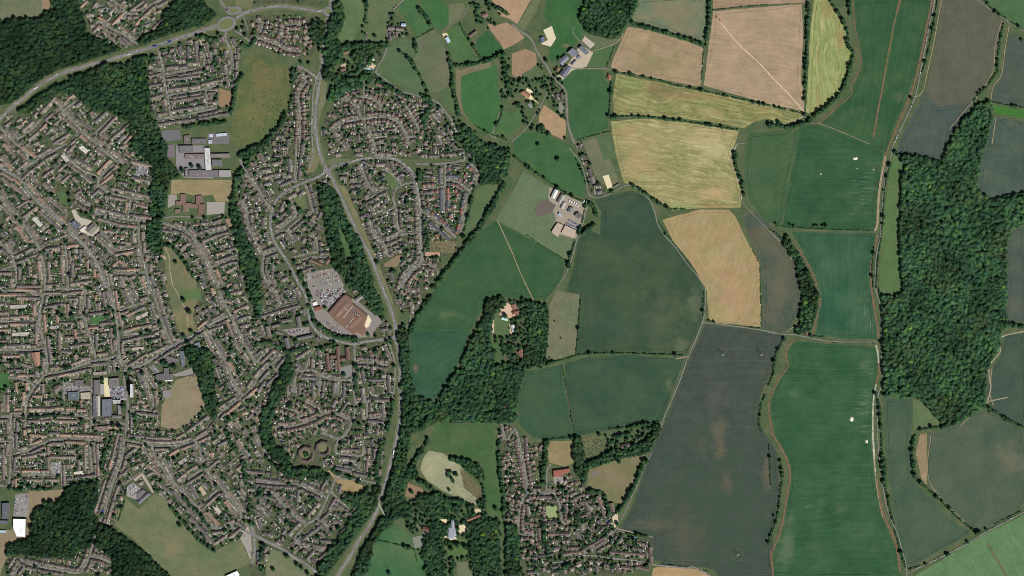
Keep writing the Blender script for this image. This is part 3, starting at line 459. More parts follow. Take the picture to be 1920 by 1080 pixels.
# large single buildings: sheet|name|height|roof r,g,b|roof form|outline|label|category
BIG='''
-|supermarket|8|122,96,82|mansard|615,586 641,556 648,551 662,560 661,568 690,591 688,598 684,610 688,622 682,630 671,624 664,628 631,604|huge brown tiled supermarket with two roof wells beside its car park|supermarket
-|filling_station|5|132,88,74|mansard|588,576 601,573 605,581 592,584|small red-brown tiled building on the supermarket forecourt|filling station
-|filling_canopy|5|228,226,220|flat|586,568 594,565 596,571 588,574|white flat canopy beside the red-brown forecourt building|canopy
-|community_hall|6|132,128,124|gable|664,561 681,549 685,556 669,567|grey pitched hall among trees behind the supermarket|hall
-|community_hall|5|120,110,104|gable|661,545 675,536 678,541 664,550|brown-grey pitched building between trees north of the supermarket|hall
F|pub_building|6|120,96,84|gable|410,860 500,900 490,915 400,880|long brown roofed building north of the supermarket car park|building
F|pub_building|6|112,92,82|gable|520,870 550,850 560,880 530,910|short brown roofed block at the edge of the wood above the car park|building
J|flats_block|8|116,108,100|gable|70,290 100,285 120,360 90,375|grey pitched flats block at the west of the courtyard flats|flats
J|flats_block|8|118,110,104|gable|120,280 175,265 180,285 125,300|grey flats block forming the north arm of the courtyard flats|flats
J|flats_block|8|112,106,100|gable|185,240 270,225 275,250 190,265|long grey flats block above the residents' parking court|flats
J|flats_block|8|110,106,102|gable|300,220 330,210 345,290 315,300|upright grey flats block nearest the curving distributor road|flats
J|flats_block|8|104,104,106|gable|210,380 240,372 260,450 230,460|slate grey flats block south of the parking court|flats
J|flats_block|8|106,106,104|gable|310,370 425,345 430,365 315,392|long slate grey flats block by the stream belt|flats
J|care_home|7|108,86,78|gable|520,490 545,485 560,620 535,625|west wing of the brown winged care home|care home
J|care_home|7|112,88,78|gable|600,440 625,435 635,620 610,622|central brown wing of the winged care home|care home
J|care_home|7|108,84,76|gable|670,445 700,440 705,540 678,545|east brown wing of the winged care home|care home
J|care_home|7|110,88,78|gable|560,500 600,500 600,525 560,525|low brown link range in the winged care home|care home
J|care_home|7|110,88,78|gable|637,520 672,520 672,545 637,545|short brown link range between central and east wings|care home
A|school_block|5|108,98,96|flat|1380,1018 1425,1015 1425,1080 1380,1080|grey-brown flat school block by the hard court|school building
A|school_block|5|104,100,98|flat|1440,1040 1550,1040 1550,1080 1440,1080|grey flat school block left of the white cabins|school building
A|school_cabin|4|190,198,205|flat|1570,1008 1598,1008 1598,1028 1570,1028|pale small school cabin left of the row of pale cabins|cabin
A|school_cabin|4|186,194,202|flat|1622,1005 1700,997 1702,1018 1624,1026|row of pale ribbed school cabins on the grey yard|cabin
A|school_cabin|4|180,188,196|flat|1565,1052 1590,1052 1590,1078 1565,1078|pale small school cabin lowest on the grey yard|cabin
E|school_block|7|110,108,108|flat|1345,15 1450,12 1450,68 1350,70|dark grey flat school hall at the top left of the campus|school building
E|school_block|7|118,108,104|flat|1390,78 1535,75 1537,108 1392,112|long brown-grey school wing under the dark hall|school building
E|school_block|7|190,190,186|flat|1535,30 1575,30 1588,195 1545,197|tall pale school spine block running north to south|school building
E|school_block|7|120,112,106|flat|1578,75 1725,72 1728,102 1580,105|long grey school wing right of the pale spine|school building
E|school_block|7|104,104,106|flat|1590,118 1665,118 1665,165 1592,165|square dark grey school block right of the pale spine|school building
E|school_block|7|112,106,108|flat|1422,198 1640,198 1640,248 1422,246|longest dark school range beside the dry playing field|school building
E|school_block|7|150,146,142|flat|1645,198 1732,198 1732,248 1645,248|pale grey school block at the end of the longest range|school building
E|school_block|7|108,106,104|flat|1388,182 1412,182 1412,248 1388,248|narrow grey school block at the west end of the longest range|school building
E|primary_school|5|122,98,88|flat|1355,375 1395,378 1395,455 1320,460 1320,430 1355,430|brown flat west wing of the primary school|school building
E|primary_school|5|124,100,90|flat|1375,460 1410,440 1480,455 1480,480 1415,480 1415,508 1375,508|brown flat middle range of the primary school|school building
E|primary_school|5|120,96,88|flat|1470,390 1515,385 1520,435 1500,440 1500,455 1470,452|brown flat north-east wing of the primary school|school building
E|primary_school|5|118,92,84|flat|1490,455 1532,452 1532,500 1520,528 1490,528|brown flat south-east wing of the primary school|school building
E|primary_school|5|122,100,90|flat|1315,490 1350,488 1350,515 1315,516|small brown flat pavilion beside the primary school|school building
E|shop_block|7|92,98,110|flat|530,595 560,570 610,610 580,640|dark blue-grey flat shop block at the cream precinct|shops
E|shop_block|6|205,200,190|flat|600,645 640,615 665,640 625,665|white roofed shop block at the cream precinct|shops
E|shop_block|7|122,116,108|gable|640,645 700,590 740,630 690,680|grey-tan pitched hall on the cream precinct|shops
E|white_garage|3|196,190,180|flat|590,30 620,10 665,50 645,75|pale flat garage court behind the north-west terraces|garages
E|white_garage|3|176,172,164|flat|455,90 480,75 525,125 500,140|grey-white flat garage row by the street fork|garages
E|white_garage|3|186,182,172|flat|240,560 265,545 325,605 300,625|pale flat garage block between two diagonal terraces|garages
I|school_block|6|100,104,112|flat|1348,475 1378,472 1392,585 1362,590|long blue-grey flat block east of the infant school|school building
I|school_block|6|104,100,98|flat|1190,550 1250,540 1250,510 1340,530 1342,555 1260,570 1190,580|dark stepped flat range of the infant school|school building
I|school_block|6|98,96,96|flat|1170,650 1230,640 1230,600 1265,600 1265,640 1295,645 1298,690 1240,692 1175,690|dark grey flat range of the infant school with annex|school building
I|school_canopy|5|230,230,226|flat|1238,682 1298,676 1298,696 1240,700|bright white flat annexe on the infant school edge|school building
I|church_hall|5|120,122,130|flat|1455,420 1495,405 1515,455 1485,470|blue-grey square hall at the top of the wooded strip|hall
I|town_hall|6|152,116,98|gable|235,485 300,480 300,580 265,590|pinkish brown L-shaped roof near the bend of the west street|building
I|shopping_arcade|9|168,164,156|gable|720,810 752,805 752,960 728,962|pale ribbed arcade roof, long south range of the shopping centre|shops
I|shopping_arcade|9|96,92,96|flat|700,805 722,805 722,965 698,965|dark narrow range west of the pale arcade roof|shops
I|shopping_arcade|9|106,100,98|flat|706,690 750,688 750,800 706,800|dark flat upper range of the shopping centre|shops
I|shopping_arcade|9|150,148,146|flat|754,722 782,718 784,795 756,800|pale narrow shop range beside the cream plaza|shops
I|department_store|9|104,108,116|flat|768,836 842,832 838,960 768,966|big slate grey flat store in the shopping centre|shops
I|shopping_arcade|8|172,170,162|flat|846,838 905,840 905,865 850,868|pale flat shops right of the slate grey store|shops
I|shopping_arcade|8|112,108,106|flat|820,680 895,672 898,735 822,742|dark flat shop block north of the town car park|shops
I|shopping_arcade|8|120,118,116|flat|885,880 910,880 912,950 888,950|grey upright block by the trees at the store's right|shops
I|shopping_arcade|8|108,106,104|flat|845,955 915,957 915,980 845,978|grey low block at the foot of the shopping centre|shops
I|tower_block|30|196,200,204|flat|985,720 1003,720 1005,818 987,818|tall white-faced tower block beside the town car park|tower block
I|leisure_store|7|92,100,108|flat|512,782 590,778 592,838 514,842|dark flat store with rooflights west of the shopping centre|shops
I|leisure_store|6|168,160,140|flat|606,786 680,782 680,832 608,835|tan flat roofed hall beside the dark rooflight store|shops
I|library_hall|6|104,98,96|flat|560,692 630,688 632,735 562,738|dark square hall north of the dark rooflight store|hall
I|police_station|7|112,100,96|gable|405,740 450,720 470,740 420,795|brown-grey cranked roof west of the service yard|building
I|white_garage|3|170,162,150|flat|75,128 205,124 206,150 76,156|long tan garage row in the west terraces|garages
I|white_garage|3|176,168,156|flat|90,336 222,330 222,356 92,362|long pale garage row lower in the west terraces|garages
I|white_garage|3|172,164,148|flat|1015,225 1100,180 1110,205 1030,245|tan flat garage court ringed by brown terraces|garages
I|white_garage|3|166,158,146|flat|990,448 1080,440 1082,462 992,470|tan flat garage row below the long brown terraces|garages
I|white_garage|3|164,160,150|flat|375,290 440,280 442,300 378,310|grey flat garage row near the north-south street|garages
I|shop_block|6|150,138,126|flat|700,632 800,625 802,648 702,655|tan roofed shop parade at the top of the shopping centre|shops
I|hall_block|6|124,108,102|flat|710,1040 800,1035 802,1075 712,1078|brown-grey flat hall south of the shopping centre road|hall
I|school_shelter|3|88,88,92|flat|1420,655 1455,652 1455,668 1422,670|small dark shelter at the corner of the tan playing field|shelter
M|sports_hall|9|236,236,232|flat|103,650 196,652 193,785 130,783 103,720|bright white stepped sports hall beside the big wood|sports hall
M|school_block|8|92,94,100|flat|18,532 72,530 74,650 20,652|dark grey flat block with rooflights by the far-left car park|school building
M|school_block|7|96,100,108|flat|0,662 62,664 62,688 0,688|low blue-grey block left of the white sports hall|school building
M|school_block|5|170,190,196|flat|0,736 48,738 48,756 0,756|pale blue roofed shed at the left edge|building
M|infant_school|5|112,112,120|gable|1030,520 1110,450 1130,468 1048,542|long blue-grey pitched school wing on the sports field edge|school building
M|infant_school|5|108,104,106|flat|1030,460 1075,430 1100,445 1045,505 1030,500|dark flat school core next to the pitched wing|school building
M|white_garage|3|172,158,136|flat|1000,355 1070,305 1080,320 1015,370|tan garage row west arm of the V-shaped garages|garages
M|white_garage|3|170,156,136|flat|1080,318 1160,450 1145,458 1065,335|tan garage row east arm of the V-shaped garages|garages
M|white_garage|3|206,196,178|flat|555,300 620,292 622,310 558,318|cream flat garages at the end of the short cul-de-sac|garages
M|white_garage|3|174,160,134|flat|1480,420 1510,405 1550,460 1525,480|tan flat garage block inside the south terraces|garages
M|white_garage|3|176,170,156|flat|1600,565 1630,560 1665,600 1640,620|pale flat garage block inside the lower south terraces|garages
M|white_garage|3|150,144,134|flat|1335,225 1390,190 1410,210 1355,250|grey-tan flat garage block behind the diagonal street|garages
M|warehouse|8|232,234,234|flat|1690,1080 1780,1040 1800,1070 1790,1080|white warehouse roof cut by the bottom edge|warehouse
N|mansion|10|150,152,160|mansard|1435,715 1460,710 1465,660 1485,660 1490,710 1505,770 1480,800 1440,795|pale grey turreted mansion among gravel drives|mansion
N|stable_range|6|140,104,84|gable|1575,655 1680,615 1690,632 1585,672|long red-brown stable range north-east of the mansion|stables
N|estate_house|7|110,80,70|gable|1255,705 1305,720 1295,755 1245,740|brown estate house west of the mansion|house
N|office_block|7|88,90,96|flat|5,900 25,895 28,950 8,955|dark narrow office block at the southern road bend|office
N|estate_barn|5|190,190,186|flat|1275,925 1290,922 1300,975 1285,978|narrow pale shed beside the southern pasture|shed
O|primary_school|6|150,92,78|mansard|305,285 360,278 430,268 432,300 385,310 385,330 310,338|bright red roofed village school|school building
O|village_hall|6|112,96,90|gable|725,535 760,530 775,595 740,605|dark brown village hall at the tip of the recreation ground|hall
O|village_house|7|104,90,88|gable|815,95 880,80 892,112 825,130|large grey-brown house above the recreation ground|house
O|church|10|150,140,130|gable|475,985 510,965 525,1000 490,1020|stone village church in a wooded yard|church
C|farm_barn|8|124,124,132|gable|415,395 455,360 505,395 460,435|grey double barn at the north of the hill farm|barn
C|farm_barn|8|118,122,134|gable|345,460 400,410 430,440 375,495|blue-grey barn on the west side of the hill farm|barn
C|farm_barn|8|112,114,124|gable|500,365 520,340 580,395 555,415|grey barn nearest the sand arena of the hill farm|barn
C|farm_barn|8|102,104,114|gable|355,560 410,490 445,515 395,590|long grey ribbed barn at the south of the hill farm|barn
C|farm_barn|6|104,108,122|gable|475,420 500,405 520,430 495,450|small square barn in the centre of the hill farm|barn
C|farm_barn|5|96,98,112|gable|440,480 475,445 485,455 450,492|narrow dark shed in the centre of the hill farm|barn
C|farm_cottage|6|150,104,84|gable|720,555 745,570 740,605 712,590|small brick cottage at the end of the farm drive|house
C|farm_house|6|128,96,80|gable|330,510 345,500 360,520 345,540|brown farmhouse west of the barns|house
C|yard_unit|5|96,108,128|gable|205,285 240,275 245,312 212,320|blue-grey unit in the cream scrap yard|shed
C|country_house|7|160,118,92|gable|60,700 90,680 140,710 125,740|large tan country house with cream drive|house
C|country_garage|5|140,140,140|gable|115,785 140,770 160,795 140,815|grey garage below the tan country house|garage
G|farm_barn|8|215,215,212|gable|290,400 320,338 348,350 318,412|white ribbed barn of the middle farm|barn
G|farm_barn|8|150,148,140|gable|338,435 370,375 400,390 365,450|grey barn right of the white ribbed barn|barn
G|farm_barn|6|170,170,165|gable|362,480 385,435 405,445 385,490|small pale barn below the grey barn|barn
G|farm_barn|7|176,156,140|flat|295,660 340,590 385,610 345,700|pinkish flat store at the south of the middle farm|barn
G|farm_barn|7|178,160,142|flat|370,665 400,610 480,650 465,710|tan flat store next to the pinkish flat store|barn
G|farm_barn|5|168,180,196|gable|345,530 355,512 378,535 368,552|small white-blue shed in the middle farm yard|barn
G|farm_house|6|110,100,100|gable|465,535 500,510 530,540 500,565|grey farmhouse beside the lane in the middle farm|house
G|farm_barn|5|110,116,112|gable|412,505 430,470 462,480 450,512|dark green-grey shed in the middle farm|barn
G|glass_shed|3|120,122,132|flat|425,565 505,605 502,620 420,580|long narrow grey cold frame by the middle farm|shed
G|glass_shed|3|116,118,128|flat|410,590 500,635 497,648 406,604|second long narrow grey cold frame by the middle farm|shed
G|bungalow|5|104,104,114|gable|628,355 660,340 680,365 650,380|grey bungalow at the lane corner|house
G|stable_shed|4|112,108,104|gable|755,320 800,290 808,302 762,332|narrow stable shed beside the sand arena|stables
B|farm_barn|7|186,208,222|gable|1418,290 1440,275 1460,310 1440,328|white-blue barn at the end of the sandy track|barn
B|farm_barn|6|160,188,200|gable|1090,175 1125,175 1125,198 1090,198|pale blue barn north of the lane hamlet|barn
B|farm_barn|6|120,116,118|gable|808,455 845,455 850,485 812,480|grey barn in the yard above the wood|barn
B|farm_barn|6|112,108,112|gable|805,415 840,418 838,445 803,440|dark barn north in the yard above the wood|barn
B|farm_shed|5|214,214,200|flat|862,445 885,440 892,460 870,465|cream roofed shed in the yard above the wood|shed
B|farm_shed|4|170,196,206|flat|815,505 880,520 878,532 812,518|long pale blue shed below the yard|shed
B|row_cottage|6|132,110,96|gable|830,580 905,590 902,610 828,602|long brown cottage row south of the yard|house
B|row_cottage|6|120,96,88|gable|905,620 965,645 955,660 900,640|short brown cottage row by the lane bend|house
B|hamlet_house|7|112,106,104|gable|990,200 1040,195 1042,225 992,230|grey farmhouse at the lane hamlet|house
B|hamlet_house|6|120,112,104|gable|1050,205 1110,212 1108,235 1048,230|grey-brown range east of the lane hamlet house|house
B|hamlet_house|6|104,96,98|gable|992,240 1015,238 1020,300 998,302|narrow dark range south of the lane hamlet house|house
B|country_house|6|104,84,78|gable|1595,265 1650,225 1660,240 1605,282|brown country house in the north-east clump|house
B|country_house|7|128,100,88|gable|1690,105 1725,95 1745,120 1710,135|brown house on a cream drive, north-east clump|house
B|country_house|6|118,90,80|gable|630,515 670,505 678,530 640,540|brown house in the dark wood clearing|house
-|country_house|6|142,104,88|gable|958,572 966,570 970,579 962,582|red-brown house by the pink yard of the wooded estate|house
-|country_house|6|130,100,88|gable|966,583 973,583 973,591 966,591|second red-brown house by the pink yard of the wooded estate|house
-|estate_barn|5|176,214,196|gable|941,594 953,597 952,602 940,599|pale green-white barn by the arena of the wooded estate|barn
-|country_house|6|126,100,90|gable|984,650 993,649 994,660 986,661|brown house on the sandy court of the wooded estate|house
-|country_house|6|134,100,84|gable|974,656 980,654 982,667 976,668|long brown house west of the sandy court, wooded estate|house
-|country_house|6|206,206,204|gable|958,610 964,608 966,622 960,623|narrow white roofed range in the middle of the wooded estate|house
-|country_house|6|120,110,110|gable|1002,604 1012,606 1010,613 1001,611|grey house at the east of the wooded estate|house
B|country_house|6|124,96,84|gable|640,395 690,380 700,395 650,412|brown house in the upper wood clearing|house
B|country_house|6|118,92,80|gable|700,600 730,590 738,612 708,622|brown house at the edge of the wood above the crescent|house
K|country_house|6|140,100,84|gable|0,180 35,165 45,190 8,205|brown house with cream yard at the wooded estate|house
K|country_house|6|128,96,80|gable|40,480 60,470 100,530 80,545|brown house in the south of the wooded estate|house
K|country_house|6|132,126,126|gable|180,260 210,250 220,275 190,285|grey house in the middle of the wooded estate|house
L|tiny_barn|5|120,84,70|gable|275,325 298,322 300,352 277,352|tiny brown barn beside the lane junction|barn
J|country_house|7|160,108,84|gable|1830,905 1885,865 1900,885 1845,925|long tan-red house on a cream drive in the wood|house
'''
# hard surfaces: sheet|r,g,b|outline
PAVED='''
-|196,164,138|942,572 958,570 968,592 960,598 936,590
-|206,184,146|976,662 992,664 988,676 978,672
-|198,176,142|955,608 962,604 960,630 956,628
-|132,125,118|572,512 628,502 645,535 640,552 665,560 695,585 722,600 705,615 700,632 660,634 620,620 592,602 583,575 580,548
-|214,200,170|678,596 690,590 697,600 692,612 684,616
-|132,130,136|205,724 235,724 236,750 207,752
-|205,196,158|194,708 206,710 206,744 196,744
A|104,104,106|1210,980 1350,970 1360,1050 1215,1062
A|108,106,106|1560,995 1722,995 1722,1080 1560,1080
E|150,146,136|1550,435 1690,435 1680,520 1550,532
E|146,138,130|1265,380 1325,380 1325,450 1260,480
E|112,104,106|1240,10 1310,0 1312,100 1250,102
E|176,168,150|536,498 560,490 600,550 690,575 745,620 745,650 690,700 650,680 600,660 585,600 560,560
E|132,128,128|1320,10 1540,10 1600,260 1380,250 1320,160
E|128,124,122|1020,170 1110,160 1115,240 1015,240
M|136,132,128|118,462 215,460 210,636 100,632 112,510
M|152,144,134|1800,800 1870,675 1900,700 1920,900 1885,985 1845,880
M|150,144,140|950,410 1000,380 1060,430 1050,510 1000,500 950,480
M|128,126,124|385,225 460,230 450,320 380,315
G|150,140,124|280,320 550,450 570,470 520,600 480,710 300,665 330,560 270,400
G|212,198,160|680,240 725,230 755,320 715,335
G|102,92,84|170,500 210,430 270,420 330,460 290,520 180,552
C|206,196,166|235,225 300,195 330,290 290,350 215,330 270,300
C|176,164,142|330,575 430,470 500,350 520,340 610,395 560,500 450,530 380,600
C|176,168,150|545,270 622,330 590,368 525,305
C|128,128,116|350,770 390,765 388,850 350,850
C|216,202,164|110,660 160,680 160,740 205,780 150,750 100,730
N|122,126,112|1172,790 1250,772 1262,858 1188,872
N|84,104,80|1370,890 1415,890 1425,982 1382,986
N|210,194,158|1520,700 1560,690 1590,720 1580,750 1540,765 1515,740
N|206,192,156|1350,775 1400,770 1500,790 1510,805 1380,815
N|208,194,158|1380,655 1430,650 1440,700 1425,710 1410,680
N|196,182,150|1630,575 1680,575 1695,600 1640,612
J|190,172,142|1755,235 1785,235 1785,335 1740,330
J|196,168,144|1810,130 1880,110 1920,130 1920,200 1840,190
J|214,196,160|1800,930 1850,870 1900,880 1880,930 1830,975
J|110,108,102|1000,300 1030,310 1010,350 990,355
A|136,114,86|1650,660 1740,700 1745,806 1645,800
O|196,178,150|750,640 790,600 800,690 770,720
O|140,134,126|310,340 385,335 385,390 315,390
O|118,108,102|590,305 640,290 655,322 610,335
O|120,116,112|770,0 860,0 855,30 775,35
O|140,150,104|255,555 335,555 337,642 258,642
J|136,126,120|205,310 400,290 410,340 260,365
J|126,122,118|620,600 720,570 720,660 660,680
B|186,166,138|640,480 675,475 680,510 640,515
B|210,190,150|1395,255 1430,245 1445,270 1420,300
B|196,176,146|795,450 860,440 900,490 880,520 800,500
F|176,142,120|1270,812 1380,812 1380,842 1270,840
I|118,116,112|1110,590 1150,565 1210,640 1170,650
I|140,134,128|1290,650 1440,600 1450,650 1320,665
I|130,126,122|1220,770 1280,765 1285,820 1225,828
I|128,124,120|470,700 690,740 690,770 500,790 470,850
'''
# hedges and tree lines: sheet|tree size|width|points
HEDGES='''
C|b|5|870,165 940,190 1040,215 1120,235 1200,260 1280,285 1370,315 1440,340
C|b|5|1480,0 1480,120 1470,220 1450,340
C|s|2|1440,350 1420,600
C|s|1.6|1500,75 1600,65 1750,48 1920,35
C|m|2.4|780,540 900,560 1100,600 1220,640 1400,675 1600,720 1920,790
C|m|3|745,610 740,700 735,800 725,880
C|m|2.8|725,885 900,870 1060,880 1250,905 1500,945 1690,975
C|s|1.6|770,340 710,500
C|s|1.8|490,1050 650,1005 740,985
D|m|2|0,790 120,820 260,850
D|b|4|300,20 305,100 295,200 295,300 285,450 280,600 275,760
D|b|4|460,0 500,60 560,150 600,250 590,320 640,400 620,470
D|b|3.4|610,20 615,120
D|b|5|620,480 590,580 570,660 500,750 420,820 340,870
D|b|5|0,940 80,940 150,960 230,940 320,900
D|m|2.6|1270,0 1230,250 1190,430 1150,560
D|m|4|1765,180 1740,300 1725,420 1720,540 1640,650 1580,710 1540,760
D|m|2|1680,765 1800,790 1920,810
D|m|3|1620,0 1680,70 1730,110 1790,140
D|m|2|1800,155 1920,225
B|b|5|1215,50 1250,100 1290,150 1320,195
B|s|2|1340,210 1270,250 1190,290
B|b|4|1190,310 1200,360 1205,400
B|b|4|1075,385 1110,410 1150,440 1180,480 1200,520
B|m|3|1200,520 1230,570 1260,640 1290,700
B|b|4.5|1440,400 1460,480 1475,560 1470,640 1490,720 1510,800 1520,870
B|b|5|1490,490 1570,490 1650,480 1720,465 1800,430 1860,400
B|m|3|1530,180 1570,260 1610,320 1650,380 1690,440
B|b|5|1860,470 1870,560 1890,640 1920,700
B|m|3|1850,800 1840,870 1800,950
B|m|2|1640,940 1740,1000 1880,1050
B|s|2|940,440 900,530
B|s|2|975,330 980,220 990,150
B|m|3|825,0 820,180
B|b|6|800,560 900,600 1000,660 1160,740
B|b|7|1240,720 1320,760 1300,840 1250,900 1280,1000
B|b|5|1500,950 1560,1000 1640,1040
B|b|4|1740,30 1800,60 1900,110
B|b|4|1600,30 1680,40 1640,110 1700,150
E|b|6|1740,420 1760,560 1750,650 1800,800 1880,930
E|b|4|1230,740 1300,780 1400,900 1450,1000
G|m|2.6|0,80 100,160 200,230 300,300 400,370 500,420 560,430
G|m|2.6|480,110 530,220 560,310
G|m|2.6|720,370 830,320
G|b|3|880,300 960,340 1040,400 1100,440 1180,490
G|m|2.4|1180,490 1300,485
G|b|5|1670,60 1680,170 1730,300 1740,400
G|m|2.6|560,420 530,560 490,700 450,800 410,950
G|b|4|450,800 420,930
G|b|6|620,600 560,640 530,680
G|b|4|580,440 610,470 640,540
G|s|1.4|110,680 230,770 350,840 420,890
G|b|3|1130,660 1160,690
G|s|1.6|1100,590 1300,860 1440,1060
G|s|1.2|1790,770 1860,900 1865,1200
H|m|2|940,60 1060,75 1180,100 1290,130
H|s|1.6|60,615 300,635 560,645 790,650
H|b|3.4|165,610 200,615
H|b|3.4|340,615 375,620
H|b|3.4|405,615 460,620
H|m|2.2|925,100 890,250 870,400 860,600 840,750 820,900 810,1080
H|m|2|795,780 780,950 790,1080
H|b|4|1600,430 1700,420 1800,390 1920,370
H|m|3|0,640 60,670 130,740
K|m|2|480,505 560,495 700,490 850,490 1000,495 1280,505
K|m|2.6|0,575 90,580 250,570 360,545 470,510
K|m|2|480,510 500,300 515,50
K|s|1.2|375,580 400,700 430,850 465,1080
K|m|3|720,1060 900,1040 1100,1005
K|b|6|870,1050 960,1020 1020,1060 1090,1030
K|m|2|1440,30 1430,210
K|m|3|1470,245 1520,255
K|s|1.2|1420,280 1360,430 1300,590
K|s|1.2|1520,262 1700,286 1860,300
K|s|1.2|1870,60 1870,290
L|m|2|830,0 850,120 865,250
L|b|3|800,780 830,860 850,1080
L|b|6|1700,260 1800,275 1920,290
L|b|3|1600,870 1700,930 1800,990 1920,1050
L|m|4|1120,1060 1230,1050 1350,1040
L|m|2.6|430,370 300,360
L|s|1.6|480,410 620,412 820,412
L|m|4|120,380 60,490 40,640 0,740
P|b|6|1100,20 1080,120 1085,200 1090,280 1110,350
P|m|3.4|1120,370 1180,410 1300,520 1400,620 1540,740
P|b|8|860,200 870,300 860,380
P|m|4|850,0 855,150 880,420 920,600 960,760 1010,960 1040,1030
P|m|2|1060,1030 1200,985 1350,915 1540,800
P|b|3|1560,755 1600,745
P|m|4|90,200 110,330 90,480 70,640 20,780 0,850
P|s|1.4|1900,590 1700,690
K|m|4|1900,800 1870,870 1850,1000 1870,1080
O|m|2|1930,100 1940,400
O|b|6|780,40 880,10
O|b|7|260,60 250,200 230,320 240,400
O|b|6|480,60 490,180 480,280
O|m|3|270,55 460,40
O|b|4|540,250 700,215 740,190
O|b|5|560,440 680,450 710,520 730,620
O|b|5|1000,200 960,290 940,360 900,430 850,520 800,600
O|b|8|0,700 30,850 20,1000 30,1080
O|b|7|240,680 240,800 270,900
O|m|3|820,760 1020,780
O|m|2|1030,830 1040,930
O|s|1.6|1110,990 1300,1010 1460,1040
F|b|8|1860,300 1780,460 1680,620 1560,790 1440,930 1330,1080
F|m|3|1640,310 1600,500 1560,660
F|m|3|1600,110 1680,210
F|b|8|1230,200 1225,290
F|b|8|1255,560 1270,640 1285,740 1280,800
F|b|6|620,210 690,180
F|b|5|330,970 370,1070
J|b|7|1310,60 1240,170 1180,270 1140,370
J|b|6|1120,280 1080,330 1100,440 1110,520
J|b|6|400,130 440,250 520,320 620,370 760,380
J|b|6|1140,500 1140,620 1150,700 1190,800
J|b|4|740,680 750,780
J|m|2|980,400 1040,590
J|b|5|0,420 100,410 250,480 380,440
J|b|5|1030,830 1020,930 980,1070
M|b|5|80,420 150,440 200,410 260,430 400,420
M|b|5|1380,490 1440,560 1500,620 1560,710
M|b|3.4|1280,560 1340,640 1400,700 1480,800 1600,890
M|b|5|1690,0 1740,100 1780,150
M|b|6|1830,200 1840,320 1860,400
M|m|2|890,660 930,540 950,410
M|b|4|790,60 790,150 760,260 800,320
M|b|4|1870,500 1880,700
N|b|8|1300,60 1250,130 1180,240 1120,360 1080,440
N|b|7|960,60 930,160 900,300 920,380
N|b|5|580,290 680,330 780,370
N|b|7|1440,190 1560,230 1650,260 1700,340
N|b|5|1240,350 1280,400 1380,470
N|b|5|1440,510 1560,530 1600,570
N|b|4|1700,400 1720,520 1700,600
N|b|6|1650,640 1720,680 1700,760 1680,820
N|b|5|1820,60 1830,300 1860,480 1860,650
N|b|4|1390,860 1430,830 1560,850 1620,900 1640,1000
N|m|2.4|830,1020 840,920 900,760 960,660
N|m|2|910,810 1060,845 1190,880
N|s|1.4|1190,880 1210,980
N|b|4|70,830 40,900 30,1000 60,1060
A|b|5|1480,270 1560,290 1640,310
A|b|4|1200,380 1280,360
A|b|5|1000,450 1100,430 1180,430
A|b|6|1180,1000 1160,900
A|b|6|1370,960 1470,940 1560,930 1700,910
A|b|5|1820,560 1780,620 1760,700 1750,780 1730,860
A|b|5|1820,340 1860,360 1920,300
I|b|7|1700,0 1720,60
I|b|4|560,590 490,600 460,590
I|b|4|180,960 250,965 400,955 560,960
I|b|3|820,150 850,160 860,280 870,370
'''
# single trees: sheet|radius|spots
TREES='''
G|8|200,10 345,118
A|6|300,880 415,800 675,995 1515,370 1640,660 1160,430 1230,430 1640,260 1825,215 1840,265 1785,225 1695,635 1540,530
B|6|1080,390 895,275 990,300 1080,280 1230,565 350,750 340,470 400,480 300,900 235,160 1140,265
E|7|160,590 130,560 310,820 425,140 400,285 715,265 690,510 655,530 620,520 400,390 20,900 185,820 520,380 530,440 500,740 490,630 790,930 870,760 1210,870 1240,760 1320,890 1450,560 1450,975 1500,1020 1500,180 1440,165 1370,200 690,320 20,640
F|8|330,500 250,455 150,570 910,890 1260,480 740,960 1560,700 1040,650 1185,390
I|8|1380,95 1420,180 1440,330 1380,360 470,220 540,210 310,610 50,750 620,1000 500,600 90,560 150,560 200,500 330,510 640,200 800,210 890,620 950,655 1220,560 1250,570 1310,590 1410,410 720,1010 850,1030 900,1040 930,890 1760,960 1740,470 1070,640 1200,265 1110,330 1120,405 20,430 30,360 1720,990 1550,530
J|8|410,70 520,150 840,350 935,180 950,230 660,650 750,670 900,480 940,640 750,590 500,460 370,280 300,400 1870,210 1900,500 1860,780 1880,830 840,1050 740,1010 260,880 1160,1050
K|3|368,377 322,250 282,525 445,968
M|7|90,420 40,375 150,335 1300,580 1330,620 1390,690 1420,735 1485,805 1570,855 1610,890 1540,260 1530,170 1520,100 860,630 1720,710 1690,740 1350,700 1570,710 770,620 690,105 1180,440 990,55 1620,400
N|6|1440,330 1470,350 1460,300 1490,318 1440,300 1480,370 1505,320 1450,435 1165,450
N|8|230,680 380,640 430,500 410,490 720,790 1800,575 1165,730 1250,540 1220,370 830,440 1170,450 1230,370 860,330 1510,850 1570,860 1465,875 1590,800 1500,560 1130,640 235,935 310,995 345,1020 130,1030 1000,1060 390,1060 570,740 620,720 250,600 110,480 30,470 250,390
O|8|1010,220 970,290 800,220 710,170 490,250 80,440 790,690 270,920 180,1030 440,640 240,340 600,500 410,1000 700,780
P|5|90,490 85,565 45,630 905,480 930,650 1180,990 1635,730
L|4|45,630 40,650 1660,930 1770,985
H|5|60,600 895,235 870,350
D|6|295,60 295,150 295,270 285,460 605,55 615,100 270,860 80,920 155,950 1900,300 600,300 625,470 1075,740
'''
